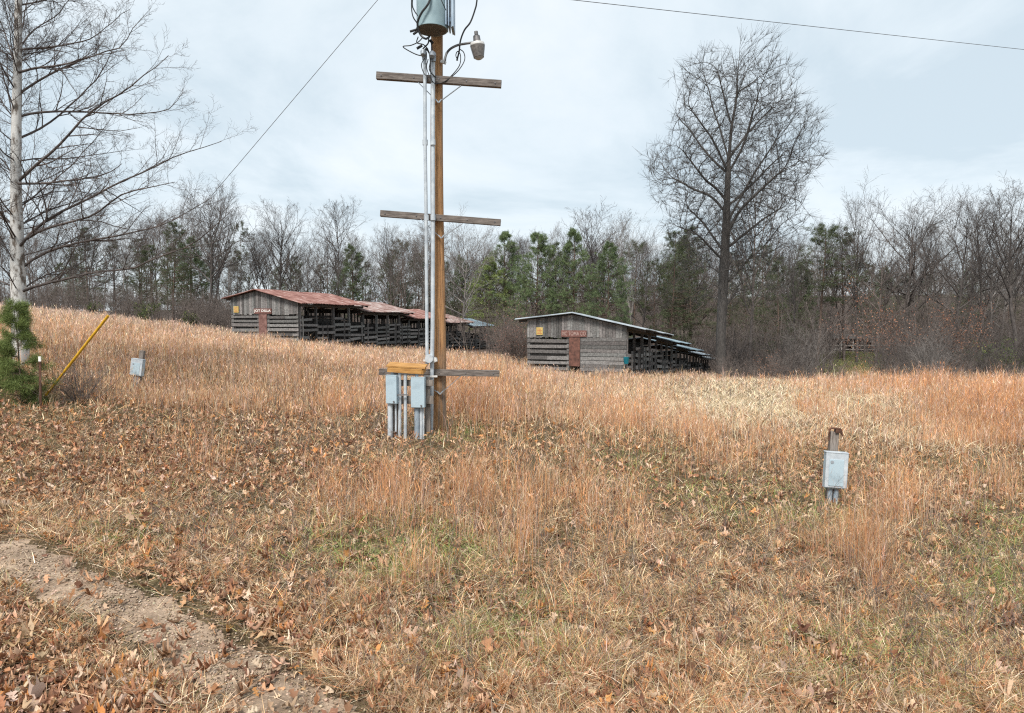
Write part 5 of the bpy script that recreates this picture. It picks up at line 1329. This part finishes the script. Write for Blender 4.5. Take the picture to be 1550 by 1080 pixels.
# ------------------------------------------------------------------ undergrowth and brush
def shrubs(name, K, xs, Y, hs, rng, mat, nst=7, leaf=None, n2=6, n3=5, wr=.011, tilt=.3, lf=0, lsz=.09, label=None, cat=None, kind='stuff', n4=0):
    x = np.repeat(xs, nst) + rng.normal(0, .25, K * nst) * np.repeat(hs, nst) * .3; y = np.repeat(Y, nst) + rng.normal(0, .3, K * nst) * np.repeat(hs, nst) * .3
    p = np.stack([x, y, H(x, y) - .05], 1); n = len(x); L = np.repeat(hs, nst) * rng.uniform(.5, 1.1, n)
    a, ra = grow(p, np.stack([rng.normal(0, tilt, n), rng.normal(0, tilt, n), np.ones(n)], 1), L, np.maximum(L * .008, wr), 5, .09, .02, rng)
    b, rb2, Lb = spawn(a, ra, L, n2, rng, .2, 1, (25, 60), .5, 4, .14, .05, rmin=wr * .8)
    c, rc, Lc = spawn(b, rb2, Lb, n3, rng, .15, 1, (25, 65), .5, 3, .16, .04, rmin=wr * .7)
    g_ = [(a, ra, 4), (b, rb2, 3), (c, rc, 3)]; ends = c
    if n4:
        d, rd, _ = spawn(c, rc, Lc, n4, rng, .15, 1, (25, 65), .55, 2, .16, .04, rmin=wr * .6); g_.append((d, rd, 3)); ends = d
    obs = []
    o = link(name, tubes(g_, mat, name)); obs.append(o)
    lo = None
    if lf:
        q, qt, _ = interp(ends, np.ones(ends.shape[:2]), rng.uniform(.2, 1, (len(ends), lf)))
        m_ = len(q); dd = norm(rng.normal(size=(m_, 3))) ; s2 = norm(np.cross(dd, rng.normal(size=(m_, 3))))
        sz_ = lsz * rng.uniform(.5, 1.2, (m_, 1))
        V = np.stack([q, q + (dd + s2 * .5) * sz_ * .5, q + dd * sz_, q + (dd - s2 * .5) * sz_ * .5], 1).reshape(-1, 3)
        C = np.repeat(pick(rng, m_, leaf, [1] * len(leaf)), 4, 0)
        lo = link('leaves', np_mesh('leaves', V, np.arange(m_ * 4).reshape(-1, 4), None, M['leaf'], C), None)
    return o, lo
def band(n, p0, p1, y0, y1, rng):
    px = rng.uniform(p0, p1, n); Y = rng.uniform(y0, y1, n); return (px - 775) / F * Y, Y
rng = np.random.default_rng(90)
xs, Ys = band(150, -160, 360, 56, 80, rng); k = ~in_barn(xs, Ys, 1); xs, Ys = xs[k], Ys[k]
tag(shrubs('undergrowth', len(xs), xs, Ys, rng.uniform(1.5, 4.2, len(xs)), rng, M['bark_mauve'])[0], kind='stuff')
xs, Ys = band(170, 300, 1120, 66, 100, rng); k = ~in_barn(xs, Ys, 1.5) & ((xs / Ys * F + 775 < 760) | (Ys > 60)); xs, Ys = xs[k], Ys[k]
tag(shrubs('undergrowth', len(xs), xs, Ys, rng.uniform(2.0, 6, len(xs)), rng, M['bark_mauve'])[0], kind='stuff')
xs, Ys = band(150, 1090, 1660, 50, 70, rng)
k = ~((xs / Ys * F + 775 > 1240) & (xs / Ys * F + 775 < 1350)); xs, Ys = xs[k], Ys[k]
tag(shrubs('undergrowth', len(xs), xs, Ys, rng.uniform(1.5, 4.5, len(xs)), rng, M['bark_far'], n2=7)[0], kind='stuff')
xs, Ys = band(130, 1090, 1660, 70, 100, rng)
k = ~((xs / Ys * F + 775 > 1260) & (xs / Ys * F + 775 < 1345)) | (Ys > 108); xs, Ys = xs[k], Ys[k]
tag(shrubs('undergrowth', len(xs), xs, Ys, rng.uniform(4, 9, len(xs)), rng, M['bark_mauve'], wr=.016)[0], kind='stuff')
xs, Ys = band(75, 1090, 1640, 36, 48, rng)
tag(shrubs('undergrowth', len(xs), xs, Ys, rng.uniform(.8, 1.9, len(xs)), rng, M['bark_mauve'], wr=.006)[0], kind='stuff')
# far background wood: closes the view between the trunks
xs, Ys = band(340, -200, 1800, 106, 150, rng)
tag(shrubs('far_wood', len(xs), xs, Ys, rng.uniform(6.5, 12, len(xs)) * np.where(xs < -25, .55, 1), rng, M['bark_mauve'], nst=4, n2=7, n3=6, wr=.022, tilt=.12)[0], kind='stuff')

xs, Ys = band(240, 700, 1800, 152, 205, rng)
tag(shrubs('far_wood', len(xs), xs, Ys, rng.uniform(8, 14, len(xs)), rng, M['bark_mauve'], nst=4, n2=6, n3=5, wr=.03, tilt=.12)[0], kind='stuff')

def shrub_thing(name, px, Y, h, label, cat, seed, mat='bark_far', **kw):
    r_ = np.random.default_rng(seed); x = (px - 775) / F * Y
    root = empty(name, (x, Y, hz(x, Y)), label, cat)
    o, lo = shrubs('branches', 1, np.array([x]), np.array([Y]), np.array([h]), r_, M[mat], **kw)
    inv = parent_inv(root)
    for q in (o, lo):
        if q is None: continue
        q.data.transform(inv); q.parent = root
    return root
RUSTY = [(.30, .14, .085), (.22, .10, .07), (.38, .20, .12), (.26, .16, .12)]
shrub_thing('oak_tree', 1362, 62, 9.0, 'broad low oak still holding rust brown leaves, centre of the right wood', 'tree', 1, nst=7, n2=12, n3=8, n4=3, lf=1, leaf=RUSTY, lsz=.17, tilt=.42, wr=.012, mat='bark_mauve')
shrub_thing('oak_tree', 1425, 66, 8.2, 'small oak with dark brown leaves right of the broad rust leaved oak', 'tree', 12, nst=5, n2=10, n3=8, n4=2, lf=2, leaf=[(.22, .105, .07), (.30, .15, .09)], lsz=.16, tilt=.3, wr=.012, mat='bark_mauve')
shrub_thing('shrub', 783, 41, 2.7, 'reddish brown thicket shrub at the left corner of the blue roofed barn', 'shrub', 2, nst=30, n2=8, n3=6, lf=1, leaf=[(.22, .11, .08), (.15, .09, .07)], lsz=.07, tilt=.34, wr=.007, mat='bark_mauve')
shrub_thing('shrub', 768, 56, 2.8, 'reddish thicket shrub in the gap between the two barns', 'shrub', 3, nst=34, n2=8, n3=6, lf=1, leaf=[(.34, .17, .13), (.25, .13, .10)], lsz=.08, tilt=.4, wr=.009, mat='bark_mauve')
shrub_thing('shrub', 790, 47, 3.6, 'pinkish brown shrub behind the left eave of the blue roofed barn', 'shrub', 4, nst=22, n2=8, n3=6, lf=1, leaf=[(.36, .19, .15)], lsz=.08, tilt=.3, wr=.009, mat='bark_mauve')
shrub_thing('shrub', 1172, 44, 2.0, 'small rusty shrub below the dark shed on the right', 'shrub', 5, nst=14, n2=7, n3=5, lf=1, leaf=RUSTY, lsz=.08, tilt=.4, wr=.007, mat='bark_mauve')
shrub_thing('shrub', 1215, 50, 4.4, 'pale grey leafless shrub with upright stems right of the tall oak', 'shrub', 6, nst=12, n2=8, n3=7, n4=2, tilt=.3, wr=.009, mat='bark_pale')
shrub_thing('shrub', 1410, 47, 3.6, 'pale tangled leafless shrub at the field edge on the right', 'shrub', 8, nst=18, n2=8, n3=6, n4=2, tilt=.45, wr=.008, mat='bark_pale')
shrub_thing('shrub', 1340, 44, 2.6, 'grey tangled bramble shrub in front of the rust leaved oak', 'shrub', 9, nst=18, n2=8, n3=6, tilt=.5, wr=.007, mat='bark_far')
shrub_thing('shrub', 120, 15, 1.15, 'leafless purplish bramble right of the young pine', 'shrub', 10, nst=26, n2=8, n3=6, tilt=.6, wr=.0028, mat='bark_mauve')
shrub_thing('shrub', 1330, 6.2, .42, 'wispy leafless weed bush in the lower right foreground', 'shrub', 14, nst=8, n2=7, n3=5, tilt=.5, wr=.0014, mat='bark_mauve')
# evergreen bushes along the wood's foot
GR = [(.10, .13, .05), (.06, .09, .035), (.17, .19, .06)]
for px, Y, h, label, sd_ in ((222, 60, 1.7, 'dark evergreen bush at the foot of the left wood', 20), (290, 58, 1.3, 'yellow green evergreen bush left of the red roofed barn', 21), (138, 62, 1.2, 'small yellow green bush at the foot of the left wood', 22),
                             (1530, 58, 3.2, 'dark green bush at the field edge by the right side of the view', 23), (1478, 70, 2.6, 'dull green bush right of the brown leaved oaks', 24)):
    shrub_thing('evergreen_bush', px, Y, h, label, 'bush', sd_, nst=14, n2=7, n3=6, lf=3, leaf=GR, lsz=.16, tilt=.45, wr=.008)
# green lawn strip in the hollow before the shed
xs = rng.uniform(20, 60, 60000); Ys = rng.uniform(66, 103, 60000); px, py = to_px(xs, Ys)
k = (px > 1235) & (px < 1420); xs, Ys = xs[k], Ys[k]; n = len(xs)
V, Q, T, C = blades(xs, Ys, rng.uniform(.1, .3, n), np.full(n, .05), rng.uniform(.05, .2, n), pick(rng, n, [(.15, .20, .06), (.22, .24, .09), (.32, .25, .13)], [.5, .4, .3]), rng)
tag(link('green_grass', np_mesh('lawn', V, Q, T, M['blade'], C)), kind='stuff')
